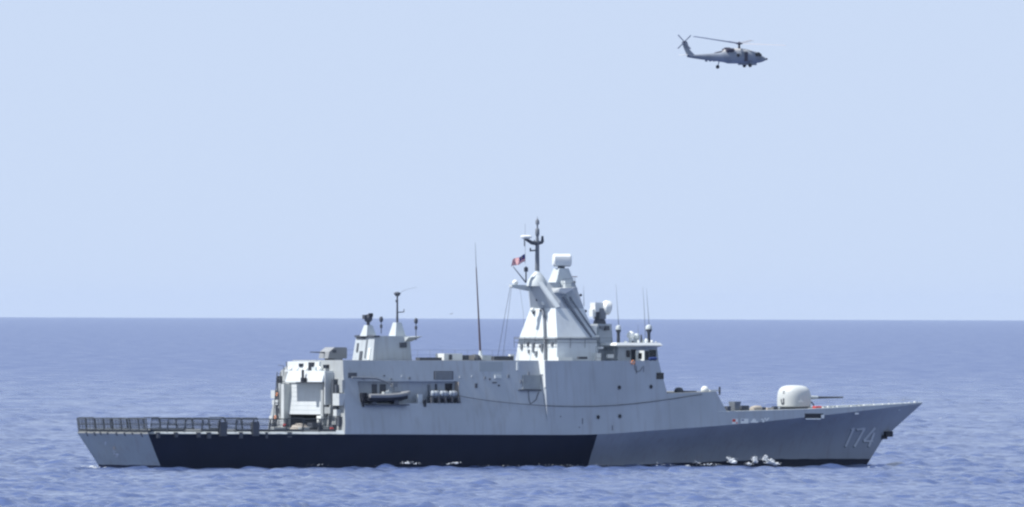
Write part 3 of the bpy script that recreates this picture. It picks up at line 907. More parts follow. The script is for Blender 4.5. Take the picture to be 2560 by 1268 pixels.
# brackets and fittings on the pale aft face
uzm = lambda z: lerp(L0.x, L1.x, (z - 9.75) / (L1.z - 9.75))
for x0, y0, x1, y1, m in ((1300, 860, 1304, 874, M_pipe), (1316, 856, 1319, 866, M_dgrey), (1329, 858, 1333, 880, M_pipe), (1347, 862, 1351, 870, M_dgrey), (1337, 878, 1342, 890, M_pipe),
                       (1352, 860, 1355, 880, M_pipe), (1376, 856, 1380, 866, M_pipe), (1320, 874, 1322, 884, M_pipe)):
    a = t_(x0, y1, L0.x); b = t_(x1, y0, L0.x)
    MB().box((uzm((a.z + b.z) / 2) - .14, b.y, a.z), (uzm((a.z + b.z) / 2) + .1, a.y, b.z)).build('wall_fitting', m, mast)
# conduit up the aft face and pale chute below it
mb = MB()
mb.tube([t_(1363, 900, L0.x - .15), t_(1362, 846, L1.x - .2), t_(1360, 790, L2.x - .3), t_(1356, 772, L2.x - .2)], .13, 8)
mb.build('cable_trunk', M_pipe, mast)
for px, py, r_, m in ((1331, 775, .22, M_white), (1344, 749, .2, M_dgrey), (1358, 758, .18, M_white), (1333, 782, .14, M_dgrey), (1352, 776, .13, M_dgrey)):
    p = t_(px, py, L2.x - .25)
    MB().ball(p, r_, 10).build('floodlight', m, mast)
# pole base fairing, pole, arms
pc = s(1343, 690, 0); px_ = pc.x
MB().lathe((px_, 0, L3.z - .35), [(1.0, 0), (.92, .45), (.55, 1.0), (.22, 1.35), (.2, 1.5)], 20).build('pole_fairing', M_light, mast)
ptop = s(1343, 556, 0).z
mb = MB(); mb.tube([(px_, 0, L3.z + .9), (px_, 0, s(1343, 605, 0).z), (px_, 0, s(1343, 590, 0).z)], [.22, .18, .12], 10)
mb.tube([(px_, 0, s(1343, 592, 0).z), (px_, 0, ptop)], [.10, .07], 8)
pole = mb.build('pole', M_pipe, mast)
mb = MB(); zc = s(1343, 575, 0).z
mb.lathe((px_, 0, ptop - 1.3), [(.14, 0), (.2, .2), (.2, .6), (.13, .75)], 12); mb.lathe((px_, 0, ptop - .2), [(.17, 0), (.19, .3), (.05, .55)], 12)
mb.tube([(px_, 0, ptop), (px_, 0, ptop + .55)], .02, 5)
mb.build('pole_antenna', M_pipe, mast)
mb = MB()
ya = [s(1311, 596, 0), s(1318, 600, 0), s(1329, 607, 0), s(1343, 609, 0), s(1356, 606, 0)]
mb.tube(ya, [.13, .16, .18, .2, .14], 8)
mb.tube([ya[4], s(1356, 590, 0)], [.16, .10], 8); mb.tube([s(1311, 598, 0), s(1311, 616, 0)], .05, 6)
mb.tube([s(1326, 627, 0), s(1343, 626, 0)], .07, 6); mb.tube([s(1326, 629, 0), s(1326, 620, 0)], .08, 6)
mb.tube([s(1336, 600, 0), s(1336, 612, 0)], .05, 6)
mb.build('crossarm', M_dgrey, mast)
a = s(1315, 592, 0)
MB().lathe((a.x, 0, a.z - .1), [(.25, -.1), (.52, 0), (.55, .14), (.35, .24)], 20).build('navigation_radar', M_white, mast)
MB().tube([(a.x - .1, 0, a.z + .1), (a.x - .1, 0, a.z + 1.2)], .014, 4).build('thin_aerial', M_pipe, mast)
# port yard with a small dome, and the light post
a = s(1277, 713, -1.2); b = s(1318, 720, -.6)
mb = MB(); mb.hexa([(a.x, 1.0, a.z - .18), (b.x + .3, .4, b.z - .30), (b.x + .3, .9, b.z - .3), (a.x, 1.5, a.z - .18)],
                   [(a.x, 1.0, a.z + .05), (b.x + .3, .4, b.z + .25), (b.x + .3, .9, b.z + .25), (a.x, 1.5, a.z + .05)])
mb.build('yard', M_light, mast)
c = s(1288, 707, -1.2); mb = MB(); mb.ball(c, .28, 12); mb.tube([c, c - Vector((0, 0, .4))], .1, 6); mb.build('antenna_dome', M_white, mast)
p = s(1315, 705, .0); q = s(1315, 666, .0)
mb = MB(); mb.tube([p, q], .07, 6); mb.box((q.x - .14, -.14, q.z - .5), (q.x + .14, .14, q.z - .1)); mb.build('light_post', M_dgrey, mast)
MB().tube([s(1315, 707, 0), s(1283, 667, 0)], [.07, .035], 6).build('gaff', M_pipe, mast)
# starboard platform, shaded wedge
a = s(1386, 722, 1.6); b = s(1428, 716, 1.6)
mb = MB()
mb.hexa([(a.x + .1, -2.2, a.z - .25), (b.x - .9, -2.0, a.z - .45), (b.x - .9, -.6, a.z - .55), (a.x + .1, -.6, a.z - .55)],
        [(a.x, -2.5, a.z + .05), (b.x, -2.4, a.z + .15), (b.x, -.6, a.z + .15), (a.x, -.6, a.z + .05)])
plat = mb.build('radar_platform', M_white, mast)
mb = MB(); rail(mb, [(a.x + .4, -2.4, a.z + .05), (b.x - .1, -2.35, a.z + .12)], .85, r=.022); mb.build('platform_railing', M_pipe, mast)
MB().box((a.x + 1.0, -1.9, a.z + .1), (a.x + 1.7, -1.2, a.z + .75)).build('equipment_box', M_light, mast)
a2 = s(1425, 750, 1.9)
mb = MB(); mb.tube([s(1417, 735, 1.7), s(1422, 757, 1.9), s(1433, 752, 1.9), s(1430, 740, 1.6)], .06, 6); mb.tube([s(1412, 742, 1.6), s(1482, 840, 2.7)], .07, 6)
mb.build('ladder_rail', M_light, mast)
mb = MB(); mb.tube([s(1408, 742, 1.85), s(1478, 843, 2.98)], .13, 6); mb.tube([s(1424, 742, 1.85), s(1490, 838, 2.95)], .07, 6); mb.build('shadow_band_pipe', M_pipe, mast)  # dark pipes that also stand in for the shadow bands down the tower side
for px, py in ((1430, 712), (1436, 706), (1452, 738), (1464, 778), (1440, 722)):
    p = s(px, py, .9); mb = MB(); mb.ball(p, .14, 8); mb.tube([p, p - Vector((.5, 0, .1))], .05, 5); mb.build('floodlight', M_dgrey, mast)
# search radar on its pedestal
b0 = s(1384, 706, .5); b1 = s(1424, 706, .5); rz = s(1405, 671, 0).z; rc = s(1403, 690, 0).x
mb = MB(); mb.frus(rc - .95, rc + .95, .9, L3.z - .15, rc - .5, rc + .5, .5, rz)
ped = mb.build('radar_pedestal', M_light, mast)
MB().lathe((rc, 0, rz - .05), [(.35, 0), (.3, .35)], 12).build('radar_turntable', M_dgrey, mast)
za, zb = s(1405, 669, 0).z + .12, s(1405, 635, 0).z
mb = MB()
face = [(.55, 0), (.62, .4), (.58, .8), (.40, 1.12), (.1, 1.25), (-.35, 1.22), (-.55, 1.0), (-.62, .5), (-.5, .1), (-.2, -.05), (.2, -.05)]
sc_ = (zb - za) / 1.25
rdir = R(-34.5 + 8)      # the antenna's long axis, turned almost square to the view
ex = Vector((math.cos(rdir), math.sin(rdir), 0)); ey = Vector((-ex.y, ex.x, 0))
cc = Vector((rc + .08, 0, za))
w_ = 1.72
P = []
for xx, inset in ((-w_ / 2, .78), (-w_ / 2 + .12, 1.0), (w_ / 2 - .12, 1.0), (w_ / 2, .78)):
    P.append([cc + ex * xx + ey * (f_[0] * inset) + Vector((0, 0, (.6 + (f_[1] - .6) * inset) * sc_)) for f_ in face])
P = [row + row[:1] for row in P]
mb.grid(P, 0, True)
mb.add(P[0][:-1], [tuple(range(len(face)))], 0); mb.add(P[3][:-1], [tuple(range(len(face)))], 0)
mb.build('search_radar', M_white, mast)
MB().tube([s(1425, 692, .3), s(1443, 692, .3)], .04, 5).build('radar_boom', M_rust, mast)

# ---- fire control director
b0 = s(1486, 880, 1.2); b1 = s(1536, 880, 1.2); zt = s(1510, 810, 0).z
p0_ = s(1497, 850, .95)
mb = MB(); mb.frus(p0_.x, p0_.x + 1.75, .95, 9.6, p0_.x + .1, p0_.x + 1.55, .8, zt)
fc = mb.build('fire_control_director', M_side, ship)
hx = p0_.x + .75
MB().lathe((hx, 0, zt - .02), [(.62, 0), (.58, .25), (.42, .55)], 16).build('turntable', M_dgrey, fc)
hz = zt + .5
mb = MB()
for sg in (-1, 1): mb.box((hx - .3, sg * .5 - .1, hz - .05), (hx + .3, sg * .5 + .1, hz + .95))
mb.build('yoke', M_pipe, fc)
c1 = s(1500, 768, .4)
mb = MB(); mb.box((c1.x - .55, -.42, c1.z - .45), (c1.x + .5, .42, c1.z + .42)); mb.box((c1.x - .75, -.3, c1.z - .9), (c1.x - .4, .3, c1.z - .2)); mb.build('director_housing', M_white, fc)
c2 = s(1519, 770, .3)
ax = Vector((.75, -.25, -.15)).normalized()
MB().lathe(c2 - ax * .3, [(.05, -.32), (.45, -.25), (.66, 0), (.68, .35), (.62, .5)], 22, 0, ax).build('tracking_dish', M_white, fc)
MB().lathe(c2 - ax * .3, [(.63, .45), (.6, .53), (.35, .62)], 22, 0, ax).build('dish_cover', M_dgrey, fc)
for x0, y0, x1, y1, m in ((1482, 815, 1490, 850, M_white), (1490, 838, 1496, 846, M_white), (1512, 815, 1522, 826, M_dgrey), (1500, 815, 1510, 822, M_pipe)):
    a = s(x0, y1, .98); b = s(x1, y0, .98)
    MB().box((a.x, -1.1, a.z), (b.x, -.6, b.z)).build('equipment_box', m, fc)

# ---- bridge on top of the forward block
z0r = s(1600, 868, 3).z; z1r = s(1600, 857, 3).z
ra = s(1538, 866, 3.4); rb = s(1655, 866, 3.4)
br = MB()
wa0 = s(1544, 905, 2.9).x; wa1 = s(1647, 905, 2.9).x
br.frus(wa0, wa1, 2.9, 9.5, wa0 + .1, wa1 - .15, 2.85, z0r + .02)
bridge = br.build('bridge', M_side, ship)
mb = MB()
mb.hexa([(ra.x + .35, -3.3, z0r), (rb.x - .35, -3.3, z0r), (rb.x - .35, 3.3, z0r), (ra.x + .35, 3.3, z0r)],
        [(ra.x, -3.55, z0r + .16), (rb.x, -3.55, z0r + .16), (rb.x, 3.55, z0r + .16), (ra.x, 3.55, z0r + .16)])
mb.hexa([(ra.x, -3.55, z0r + .16), (rb.x, -3.55, z0r + .16), (rb.x, 3.55, z0r + .16), (ra.x, 3.55, z0r + .16)],
        [(ra.x + .2, -3.4, z1r), (rb.x - .2, -3.4, z1r), (rb.x - .2, 3.4, z1r), (ra.x + .2, 3.4, z1r)])
mb.build('bridge_roof', M_white, bridge)
def br_patch(name, x0, y0, x1, y1, m, v=2.9, d=.04):
    a = s(x0, y1, v); b = s(x1, y0, v)
    return MB().box((a.x, -v - d, a.z), (b.x, -v + .3, b.z)).build(name, m, bridge)
br_patch('bridge_window', 1566, 876, 1575, 893, M_glass)
br_patch('bridge_door', 1578, 874, 1591, 905, M_black)
br_patch('bridge_window', 1613, 878, 1622, 900, M_glass)
br_patch('bridge_window', 1624, 875, 1640, 893, M_glass)
mb = MB()
fc_ = s(1601, 890, 3.7); fa = R(288.0); fX = Vector((math.cos(fa), math.sin(fa), 0)); fN = Vector((fX.y, -fX.x, 0))
def frame_bar(x0, z0, x1, z1):
    mb.prism([fc_ + fX * x + Vector((0, 0, z)) for x, z in ((x0, z0), (x1, z0), (x1, z1), (x0, z1))], fN * .08)
frame_bar(-.50, -.50, .50, -.27); frame_bar(-.50, .27, .50, .50); frame_bar(-.50, -.265, -.24, .265); frame_bar(.24, -.265, .50, .265)
mb.build('white_frame', M_white, bridge)
mb = MB(); mb.prism([fc_ + fX * x + Vector((0, 0, z)) - fN * .04 for x, z in ((-.45, -.45), (.45, -.45), (.45, .45), (-.45, .45))], fN * .02); mb.build('frame_backing', M_black, bridge)
mb = MB(); mb.tube([fc_ + Vector((0, 0, -.45)) - fN * .1, fc_ - fN * .1 + Vector((0, 0, -.85))], .05, 6); mb.build('frame_post', M_pipe, bridge)
a = s(1540, 880, 3.1)
br_patch('wing_locker', 1488, 883, 1502, 903, M_white, v=3.6)
br_patch('wing_locker', 1520, 886, 1534, 896, M_white, v=3.6)
br_patch('wing_locker', 1495, 866, 1508, 872, M_white, v=3.2)
br_patch('wing_box', 1447, 892, 1468, 898, M_dgrey, v=4.4)
a = s(1390, 902, 4.2); b = s(1425, 893, 4.2)
MB().box((a.x, -4.6, 9.55), (b.x, -3.6, b.z)).build('wing_locker', M_white, fwd)
mb = MB(); rail(mb, [(s(1490, 900, 4).x, -4.0, 9.5), (s(1535, 900, 4).x, -4.0, 9.5)], 1.6, r=.025, bars=3); mb.build('bridge_railing', M_pipe, bridge)
mb = MB(); rail(mb, [(s(1495, 866, 2).x, -1.6, zt - 2.3), (s(1536, 866, 2).x, -1.6, zt - 2.3)], 1.0, r=.022); mb.build('bridge_railing', M_pipe, bridge)
# antennas on the bridge roof
for px, yt, yb, r_, v in ((1546, 813, 858, .26, 1.2), (1622, 812, 858, .31, -.6)):
    a = s(px, yb, v); b = s(px, yt, v)
    mb = MB(); mb.lathe((a.x, a.y, z1r - .02), [(.16, 0), (.15, b.z - z1r - .75), (r_ * .9, b.z - z1r - .55), (r_, b.z - z1r - .38)], 16)
    st_ = mb.build('antenna_stand', M_dgrey, bridge)
    MB().lathe((a.x, a.y, b.z - .42), [(r_ * 1.02, 0), (r_, .2), (r_ * .7, .36), (.03, .43)], 16).build('antenna_dome', M_light, bridge)
c = s(1577, 838, 1.0); mb = MB(); mb.ball(c, .38, 16); mb.lathe((c.x, c.y, z1r - .02), [(.22, 0), (.2, c.z - z1r)], 10); mb.build('satellite_dome', M_white, bridge)
c = s(1591, 842, 1.0); mb = MB(); mb.ball(c, .33, 12); mb.lathe((c.x, c.y, z1r - .02), [(.25, 0), (.25, c.z - z1r)], 10); mb.build('searchlight', M_light, bridge)
for px, yt, m, r_ in ((1603, 836, M_dgrey, .1), (1607, 848, M_light, .14), (1616, 846, M_white, .15), (1630, 850, M_white, .13), (1564, 851, M_white, .16), (1640, 853, M_light, .1), (1596, 850, M_white, .12), (1582, 851, M_dgrey, .1)):
    a = s(px, yt, 1.5); MB().lathe((a.x, a.y, z1r - .02), [(r_, 0), (r_ * 1.1, (a.z - z1r) * .6), (r_ * .6, a.z - z1r)], 8).build('roof_fitting', m, bridge)
for px, pxt, yb, ym, yt, v in ((1547, 1540, 815, 765, 712, 1.2), (1614, 1607, 856, 765, 718, .5), (1623, 1616, 815, 765, 722, -.6), (1596, 1595, 852, 825, 812, 1.0), (1460, 1459, 765, 740, 715, .4)):
    a = s(px, yb, v); b = s(lerp(px, pxt, .55), ym, v); c = s(pxt, yt, v)
    MB().tube([a, b, c], [.035, .022, .009], 6).build('thin_whip_aerial', M_pipe, bridge)

# ---- foredeck gun
gc = s(1985, 1022, 0); gx = gc.x; gz = zd(gx) - .05
mb = MB()
prof = [(1.42, .22), (1.5, .30), (1.52, .9), (1.50, 1.3), (1.44, 1.65), (1.32, 1.93), (1.08, 2.14), (.7, 2.25), (.3, 2.28), (.02, 2.285)]
mb.lathe((gx, 0, gz), prof, 48, 0, (0, 0, 1), 2.35)
gun = mb.build('gun_turret', mat('turret_white', (0.50, 0.53, 0.53), .45, .04, 1), ship)
MB().lathe((gx, 0, gz - .02), [(1.35, 0), (1.3, .26)], 32).build('turret_ring', M_dgrey, gun)
bz_ = s(2060, 994, 0).z
mb = MB(); mb.box((gx + 1.2, -.28, bz_ - .28), (gx + 1.75, .28, bz_ + .28)); mb.tube([(gx + 1.6, 0, bz_), (gx + 2.7, 0, bz_)], [.2, .15], 12)
mb.build('barrel_sleeve', M_light, gun)
mb = MB(); mb.tube([(gx + 2.6, 0, bz_), (gx + 3.3, 0, bz_), (gx + 5.55, 0, bz_ + .02), (gx + 5.62, 0, bz_ + .02)], [.13, .105, .075, .09], 10)
mb.build('gun_barrel', M_dgrey, gun)
mb = MB(); mb.tube([(gx + 1.7, 0, bz_ - .25), (gx + 2.15, 0, bz_ - .55), (gx + 2.3, 0, gz + .35)], .06, 6); mb.tube([(gx + 1.5, 0, bz_ - .25), (gx + 1.65, 0, gz + .2)], .06, 6)
mb.build('barrel_rest', M_dgrey, gun)
def tur(delta, z, off=.0):
    a = R(-124.5 + delta); ca, sa = math.cos(a), math.sin(a)
    r0 = float(np.interp(z, [p[1] for p in prof], [p[0] for p in prof])) / (abs(ca) ** 2.35 + abs(sa) ** 2.35) ** (1 / 2.35) + off
    return Vector((gx + r0 * ca, r0 * sa, gz + z))
def tur_patch(name, pts, m, off=.025):
    mb = MB(); a = [tur(d, z, off) for d, z in pts]; b = [tur(d, z, -.05) for d, z in pts]; n = len(pts)
    mb.add(a + b, [tuple(range(n)), tuple(range(n, 2 * n))[::-1]] + [(i, (i + 1) % n, n + (i + 1) % n, n + i) for i in range(n)])
    return mb.build(name, m, gun)
for k in range(2): tur_patch('vent_slot', [(-46, 1.50 + k * .16), (-38, 1.50 + k * .16), (-38, 1.58 + k * .16), (-46, 1.58 + k * .16)], M_dgrey)
tur_patch('vent_slot', [(-56, .98), (-50, .98), (-49, .62), (-55, .72)], M_dgrey)
tur_patch('vent_slot', [(-53, .70), (-42, .62), (-40, .42), (-52, .48)], M_dgrey)
tur_patch('vent_slot', [(-44, 1.05), (-37, 1.05), (-37, .5), (-43, .55)], M_dgrey)
tur_patch('turret_emblem', [(14, .68), (34, .68), (31, .82), (27, .84), (24, 1.08), (21, .84), (17, .82)], M_white)

# ---- foredeck fittings along the edge
def deck_box(name, x0, y0, x1, m, v, w=.5, parent=None):
    a = s(x0, y0, v); b = s(x1, y0, v)
    zz_ = zd((a.x + b.x) / 2) - .06
    return MB().box((a.x, -v - w / 2, zz_), (b.x, -v + w / 2, a.z)).build(name, m, parent or fdk)
mb = MB(); a = s(1829, 1030, 4); b = s(1844, 1004, 4)
mb.hexa([(a.x + .1, -4.4, zd(a.x) - .05), (b.x - .15, -4.4, zd(a.x) - .05), (b.x - .15, -3.6, zd(a.x) - .05), (a.x + .1, -3.6, zd(a.x) - .05)],
        [(a.x, -4.5, b.z), (b.x + .05, -4.5, b.z), (b.x + .05, -3.5, b.z), (a.x, -3.5, b.z)]); mb.build('ventilator', M_pipe, fdk)
deck_box('deck_box', 1847, 1014, 1866, M_dgrey, 3.5, .9)
a = s(1890, 1018, 3.2); mb = MB(); mb.lathe((a.x, -3.2, a.z - .2), [(.05, -.62), (.3, -.55), (.36, 0), (.3, .55), (.05, .62)], 14, 0, (1, .2, 0.05)); mb.build('covered_winch', M_beige, fdk)
deck_box('deck_box', 1902, 1018, 1911, M_dgrey, 3.0, .5)
deck_box('deck_box', 1916, 1019, 1930, M_beige, 2.8, .4)
deck_box('deck_box', 1932, 1016, 1942, M_dgrey, 2.4, .4)
deck_box('hatch_coaming', 1920, 1027, 1965, M_light, 3.4, .5)
bits = [(2057, 1017, 2066), (2069, 1016, 2074), (2082, 1017, 2090), (2092, 1016, 2120), (2127, 1015, 2139), (2147, 1015, 2158), (2159, 1013, 2171), (2176, 1013, 2181),
        (2184, 1011, 2199), (2206, 1009, 2215), (2222, 1009, 2232), (2236, 1008, 2243), (2251, 1007, 2258), (2263, 1006, 2268), (2272, 1006, 2280), (2286, 1005, 2292)]
for i, (x0, y0, x1) in enumerate(bits):
    v = max(.05, dk_v(s(x0, 1012, .5).x) - .25)
    deck_box('bollard' if i % 2 else 'fairlead', x0, y0 - 2 + random.random() * 2.5, x1, M_white if i % 5 != 2 else M_light, v, .25)
for x in (2060, 2110, 2150, 2205, 2250):
    deck_box('deck_box', x, 1016, x + 12, M_dgrey, .0, .5)
mb = MB()
rail(mb, [(u_, dk_v(u_) - .1, zd(u_)) for u_ in (64, 72, 80, 86, 89)], .6, r=.011)
mb.build('bow_railing', M_light, fdk)
# things on the step
a = s(1697, 985, 3.5)
MB().lathe((a.x, -3.5, 6.75), [(.42, 0), (.45, .25), (.3, .5), (.1, .55)], 12).build('cable_reel', M_dgrey, step)
a = s(1712, 982, 3.5); MB().box((a.x - .6, -4.0, 6.74), (a.x + 1.0, -3.2, 6.98)).build('roof_hatch', M_dgrey, step)
a = s(1762, 975, 3.5); MB().ball((a.x, -3.5, 7.05), .38, 12).build('covered_fitting', M_white, step)
a = s(1780, 978, 3.6); MB().box((a.x - .5, -4.0, 6.9), (a.x + .7, -3.2, 7.08)).build('roof_hatch', M_white, step)
a = s(1799, 985, 4.6); MB().tube([(a.x, -4.6, 6.6), (a.x, -4.6, 7.35)], .1, 6).build('bollard_post', M_dgrey, step)
a = s(1819, 1020, 5.0); MB().box((a.x - .1, -5.1, 5.0), (a.x + .3, -4.6, 5.55)).build('wall_fitting', M_dgrey, step)

# scooped fairlead opening on the bow strake
stv = lambda u, z: bk(u) - 0.10 * (z - zk(u))
side_patch('fairlead_opening', 2012, 1034, 2058, 1046, M_black, fdk, .015, .03, stv)
side_patch('fairlead_lip', 2013, 1046, 2050, 1049, M_white, fdk, .14, .03, stv)
side_patch('fairlead_lip', 2052, 1037, 2059, 1046, M_white, fdk, .10, .03, stv)
side_patch('hull_light', 2137, 1032, 2146, 1036, M_white, fdk, .06, .03, stv)
side_patch('hull_light', 2245, 1024, 2250, 1027, M_light, hull, .05, .03, hull_v)
# four little painted marks below the foredeck
def mark(polys, fn, parent, name, off=.012):
    """polys: list of (material index, pixel polygon)"""
    mats_ = [M_white, M_red, M_blue]
    mb = MB()
    for i, (mi, poly) in enumerate(polys):
        q = [on(x, y, fn, off + .004 * i) for x, y in poly]
        mb.prism(q, (0, .02, 0), mi)
    return mb.build(name, mats_, parent)
R4 = lambda x0, y0, x1, y1: [(x0, y1), (x1, y1), (x1, y0), (x0, y0)]
mark([(0, R4(1830, 1047, 1845, 1060)), (1, R4(1831, 1048, 1839, 1055)), (1, R4(1840, 1056, 1844, 1059))], stv, fdk, 'painted_emblem')
mark([(0, R4(1852, 1047, 1871, 1059)), (2, R4(1854, 1049, 1860, 1052))], stv, fdk, 'painted_emblem')
mark([(0, R4(1877, 1053, 1895, 1057)), (0, [(1879, 1053), (1891, 1053), (1889, 1048), (1883, 1046.5)])], stv, fdk, 'painted_emblem')
mark([(0, R4(1903, 1047, 1908, 1050)), (0, R4(1906, 1050, 1911, 1056)), (0, R4(1911, 1045, 1915, 1049)), (0, [(1913, 1053), (1917, 1053), (1924, 1045), (1921, 1044)])], stv, fdk, 'painted_emblem')

# bow number
def strokes(dx, dy, off):
    mb = MB()
    w = 2.6
    def stroke(a, b, w=w, n=5):
        (x0, y0), (x1, y1) = a, b
        L = math.hypot(x1 - x0, y1 - y0); nx, ny = -(y1 - y0) / L * w, (x1 - x0) / L * w
        top_ = []; bot = []
        for i in range(n + 1):
            x, y = lerp(x0, x1, i / n) + dx, lerp(y0, y1, i / n) + dy
            top_.append(on(x + nx, y + ny, hull_v, off)); bot.append(on(x - nx, y - ny, hull_v, off))
        mb.grid([top_, bot]); mb.grid([[p + Vector((0, .03, 0)) for p in top_], [p + Vector((0, .03, 0)) for p in bot]])
    stroke((2114, 1117), (2135, 1070))
    stroke((2128, 1074), (2135, 1071.5), 1.6)
    stroke((2142, 1074.5), (2163, 1072)); stroke((2161, 1073), (2136, 1117))
    stroke((2188, 1070), (2160, 1102)); stroke((2159, 1103), (2183, 1103.5), 2.2); stroke((2186, 1082), (2172, 1117))
    return mb
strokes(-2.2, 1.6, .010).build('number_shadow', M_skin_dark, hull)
strokes(0, 0, .022).build('hull_number', M_num, hull)
# bow anchor in its stem recess
mb = MB(); zq = 2.95
mb.box((84.85, -.55, 2.62), (85.6, .55, 3.15)); mb.box((84.6, -.2, 2.4), (85.2, .2, 2.8)); mb.tube([(85.2, -.5, 2.9), (85.2, .5, 2.9)], .22, 8)
mb.build('bow_anchor', M_black, hull)
# crest on the transom
def tr(px, py): 
    u = -1.0
    for _ in range(8):
        p = t_(px, py, u); u = -1.9 * p.z / 3.05 - .03
    return t_(px, py, u)
mb = MB(); mb.prism([tr(282, 1117), tr(287, 1117), tr(288, 1124), tr(282, 1124)], (.03, 0, 0)); mb.build('stern_crest', M_beige, hull)
mb = MB()
for x0, y0, x1, y1 in ((281, 1127, 290, 1129), (284, 1131, 287, 1137), (289, 1134, 296, 1139), (288, 1141, 295, 1143), (262, 1104, 265, 1112)):
    mb.prism([tr(x0, y1), tr(x1, y1), tr(x1, y0), tr(x0, y0)], (.03, 0, 0))
mb.build('stern_marking', M_num, hull)

# ------------------------------------------------------------------ things carried by the ship
def world(p): return O + bv * p.x + lv * p.y + Vector((0, 0, p.z))
def placed(name, u, v, z): return empty(name, world(Vector((u, -v, z))), TH)

# inflatable boat in the bay
b0 = s(912, 1008, 6.0); b1 = s(1023, 985, 6.0); Lb = b1.x - b0.x
boat = placed('inflatable_boat', b0.x, 6.0, b0.z)
tag(boat, 'small dark inflatable boat stowed in the ship side bay', 'boat')
zt_ = s(912, 992, 5.75).z - b0.z
def sheer(t): return zt_ + .28 * max(0, t - .35) ** 1.6 * 2
mb = MB(); P = []
for i in range(15):
    t = i / 14; w = .82 * (1 - max(0, (t - .55) / .45) ** 2.2) + .02; x = t * Lb * .97; kz = .05 + .55 * max(0, t - .5) ** 2 * 2.6
    P.append([(x, -w, sheer(t)), (x, -w * .75, kz + .18), (x, 0, kz), (x, w * .75, kz + .18), (x, w, sheer(t))])
mb.grid(P, 0, True); mb.add(P[0], [(0, 1, 2, 3, 4)])
P2 = [[(r[0][0], r[0][1], r[0][2] - .12), (r[4][0], r[4][1], r[4][2] - .12)] for r in P]; mb.grid(P2)
mb.build('boat_hull', M_black, boat)
path = []
for i in range(15):
    t = i / 14; w = .82 * (1 - max(0, (t - .55) / .45) ** 2.2); path.append((t * Lb, -w, sheer(t) + .08))
path += [(x, -y, z) for x, y, z in path[::-1][1:]]
MB().tube(path, .19, 10).build('boat_tube', mat('boat_tube_grey', (0.24, 0.25, 0.26), .6, .08, 2), boat)
MB().box((Lb * .42, -.3, .45), (Lb * .56, .3, 1.05)).tube([(Lb * .5, -.3, 1.0), (Lb * .55, 0, 1.2), (Lb * .5, .3, 1.0)], .03, 5).build('boat_console', M_light, boat)
MB().box((-.35, -.25, .15), (.1, .25, .95)).box((-.3, -.1, -.35), (-.1, .1, .2)).build('outboard_motor', M_black, boat)
mb = MB(); mb.box((Lb * .1, -.5, -.15), (Lb * .2, .5, .12)); mb.box((Lb * .6, -.5, -.15), (Lb * .7, .5, .35)); mb.box((.1, -.45, -.22), (Lb * .95, .45, -.1)); mb.build('boat_cradle', M_dgrey, boat)

# liferaft canisters in the bay
for i, (x0, x1, lab) in enumerate(((1076, 1097, 'pale liferaft canister in the side bay, closest to the small boat'), (1099, 1119, 'pale liferaft canister in the middle of its cradle in the side bay'),
                                   (1121, 1141, 'pale liferaft canister closest to the dark doorway of the side bay'))):
    a = s(x0, 990, 5.6); b = s(x1, 990, 5.6); L = b.x - a.x
    r_ = placed('liferaft_canister', (a.x + b.x) / 2, 5.6, bz0 + .55)
    tag(r_, lab, 'liferaft', 'liferaft canisters in the boat bay')
    MB().lathe((0, 0, .3), [(.05, -L / 2), (.24, -L / 2 + .04), (.3, -L / 2 + .15), (.3, L / 2 - .15), (.24, L / 2 - .04), (.05, L / 2)], 16, 0, (1, 0, 0)).build('canister_shell', M_side, r_)
    mb = MB()
    for xx in (-L * .22, L * .22):
        mb.lathe((xx, 0, .3), [(.312, -.03), (.312, .03)], 16, 0, (1, 0, 0))
    mb.build('strap', M_dgrey, r_)

# the ensign
fl = placed('national_flag', s(1313, 636, 0).x, 0.0, s(1313, 656, 0).z)
tag(fl, 'small red and white striped flag with dark blue canton flying from the mast', 'flag')
def cloth():
    rows_, cols = 14, 24
    P = []
    Wd, Hd = 1.7, .72
    for j in range(rows_ + 1):
        r_ = []
        for i in range(cols + 1):
            t = i / cols
            x = -Wd * .80 * t; y = .16 * math.sin(t * 9 + j * .12) * (0.2 + t) + .3 * t; z = Hd * (j / rows_) * (1 - .12 * t) - .48 * t ** 1.25 + .05 * math.sin(t * 8 + 1)
            r_.append((x, y, z))
        P.append(r_)
    mb = MB()
    for j in range(rows_):
        for i in range(cols):
            canton = i < 11 and j >= 6
            mi = 2 if canton else (0 if j % 2 else 1)
            if canton and j in (9, 10) and i in (4, 5, 7): mi = 3
            mb.add([P[j][i], P[j][i + 1], P[j + 1][i + 1], P[j + 1][i]], [(0, 1, 2, 3)], mi, True)
    return mb
cl = cloth().build('flag_cloth', [M_fred, M_fwhite, M_fblue, M_fyel], fl)
MB().tube([(0, 0, -.15), (0, 0, 1.9)], .015, 5).build('hoist_line', M_rope, fl)

# halyards
def line(name, pts, r, label, group=None, cat='rope', m=M_rope):
    base = world(pts[0])
    o = empty(name, base, TH)
    q = [p - pts[0] for p in pts]
    mb = MB(); mb.tube(q, r, 5)
    ob = mb.build(name, m, None, base); bpy.data.objects.remove(o)
    ob.rotation_euler = (0, 0, TH)
    tag(ob, label, cat, group)
    return ob
line('signal_halyard', [s(1276, 716, -1.2), s(1262, 790, -1.8), s(1243, 900, -2.4)], .020, 'thin line sloping from the yard tip down to the roof, outermost of the halyards', 'signal halyards below the mast')
line('signal_halyard', [s(1279, 716, -1.1), s(1270, 790, -1.7), s(1256, 900, -2.2)], .018, 'thin line sloping from the yard tip to the roof, the one closer to the mast', 'signal halyards below the mast')
line('signal_halyard', [s(1300, 722, -.9), s(1308, 780, -1.2), s(1311, 830, -1.5)], .011, 'short faint line hanging straight down beside the mast overhang', 'signal halyards below the mast')
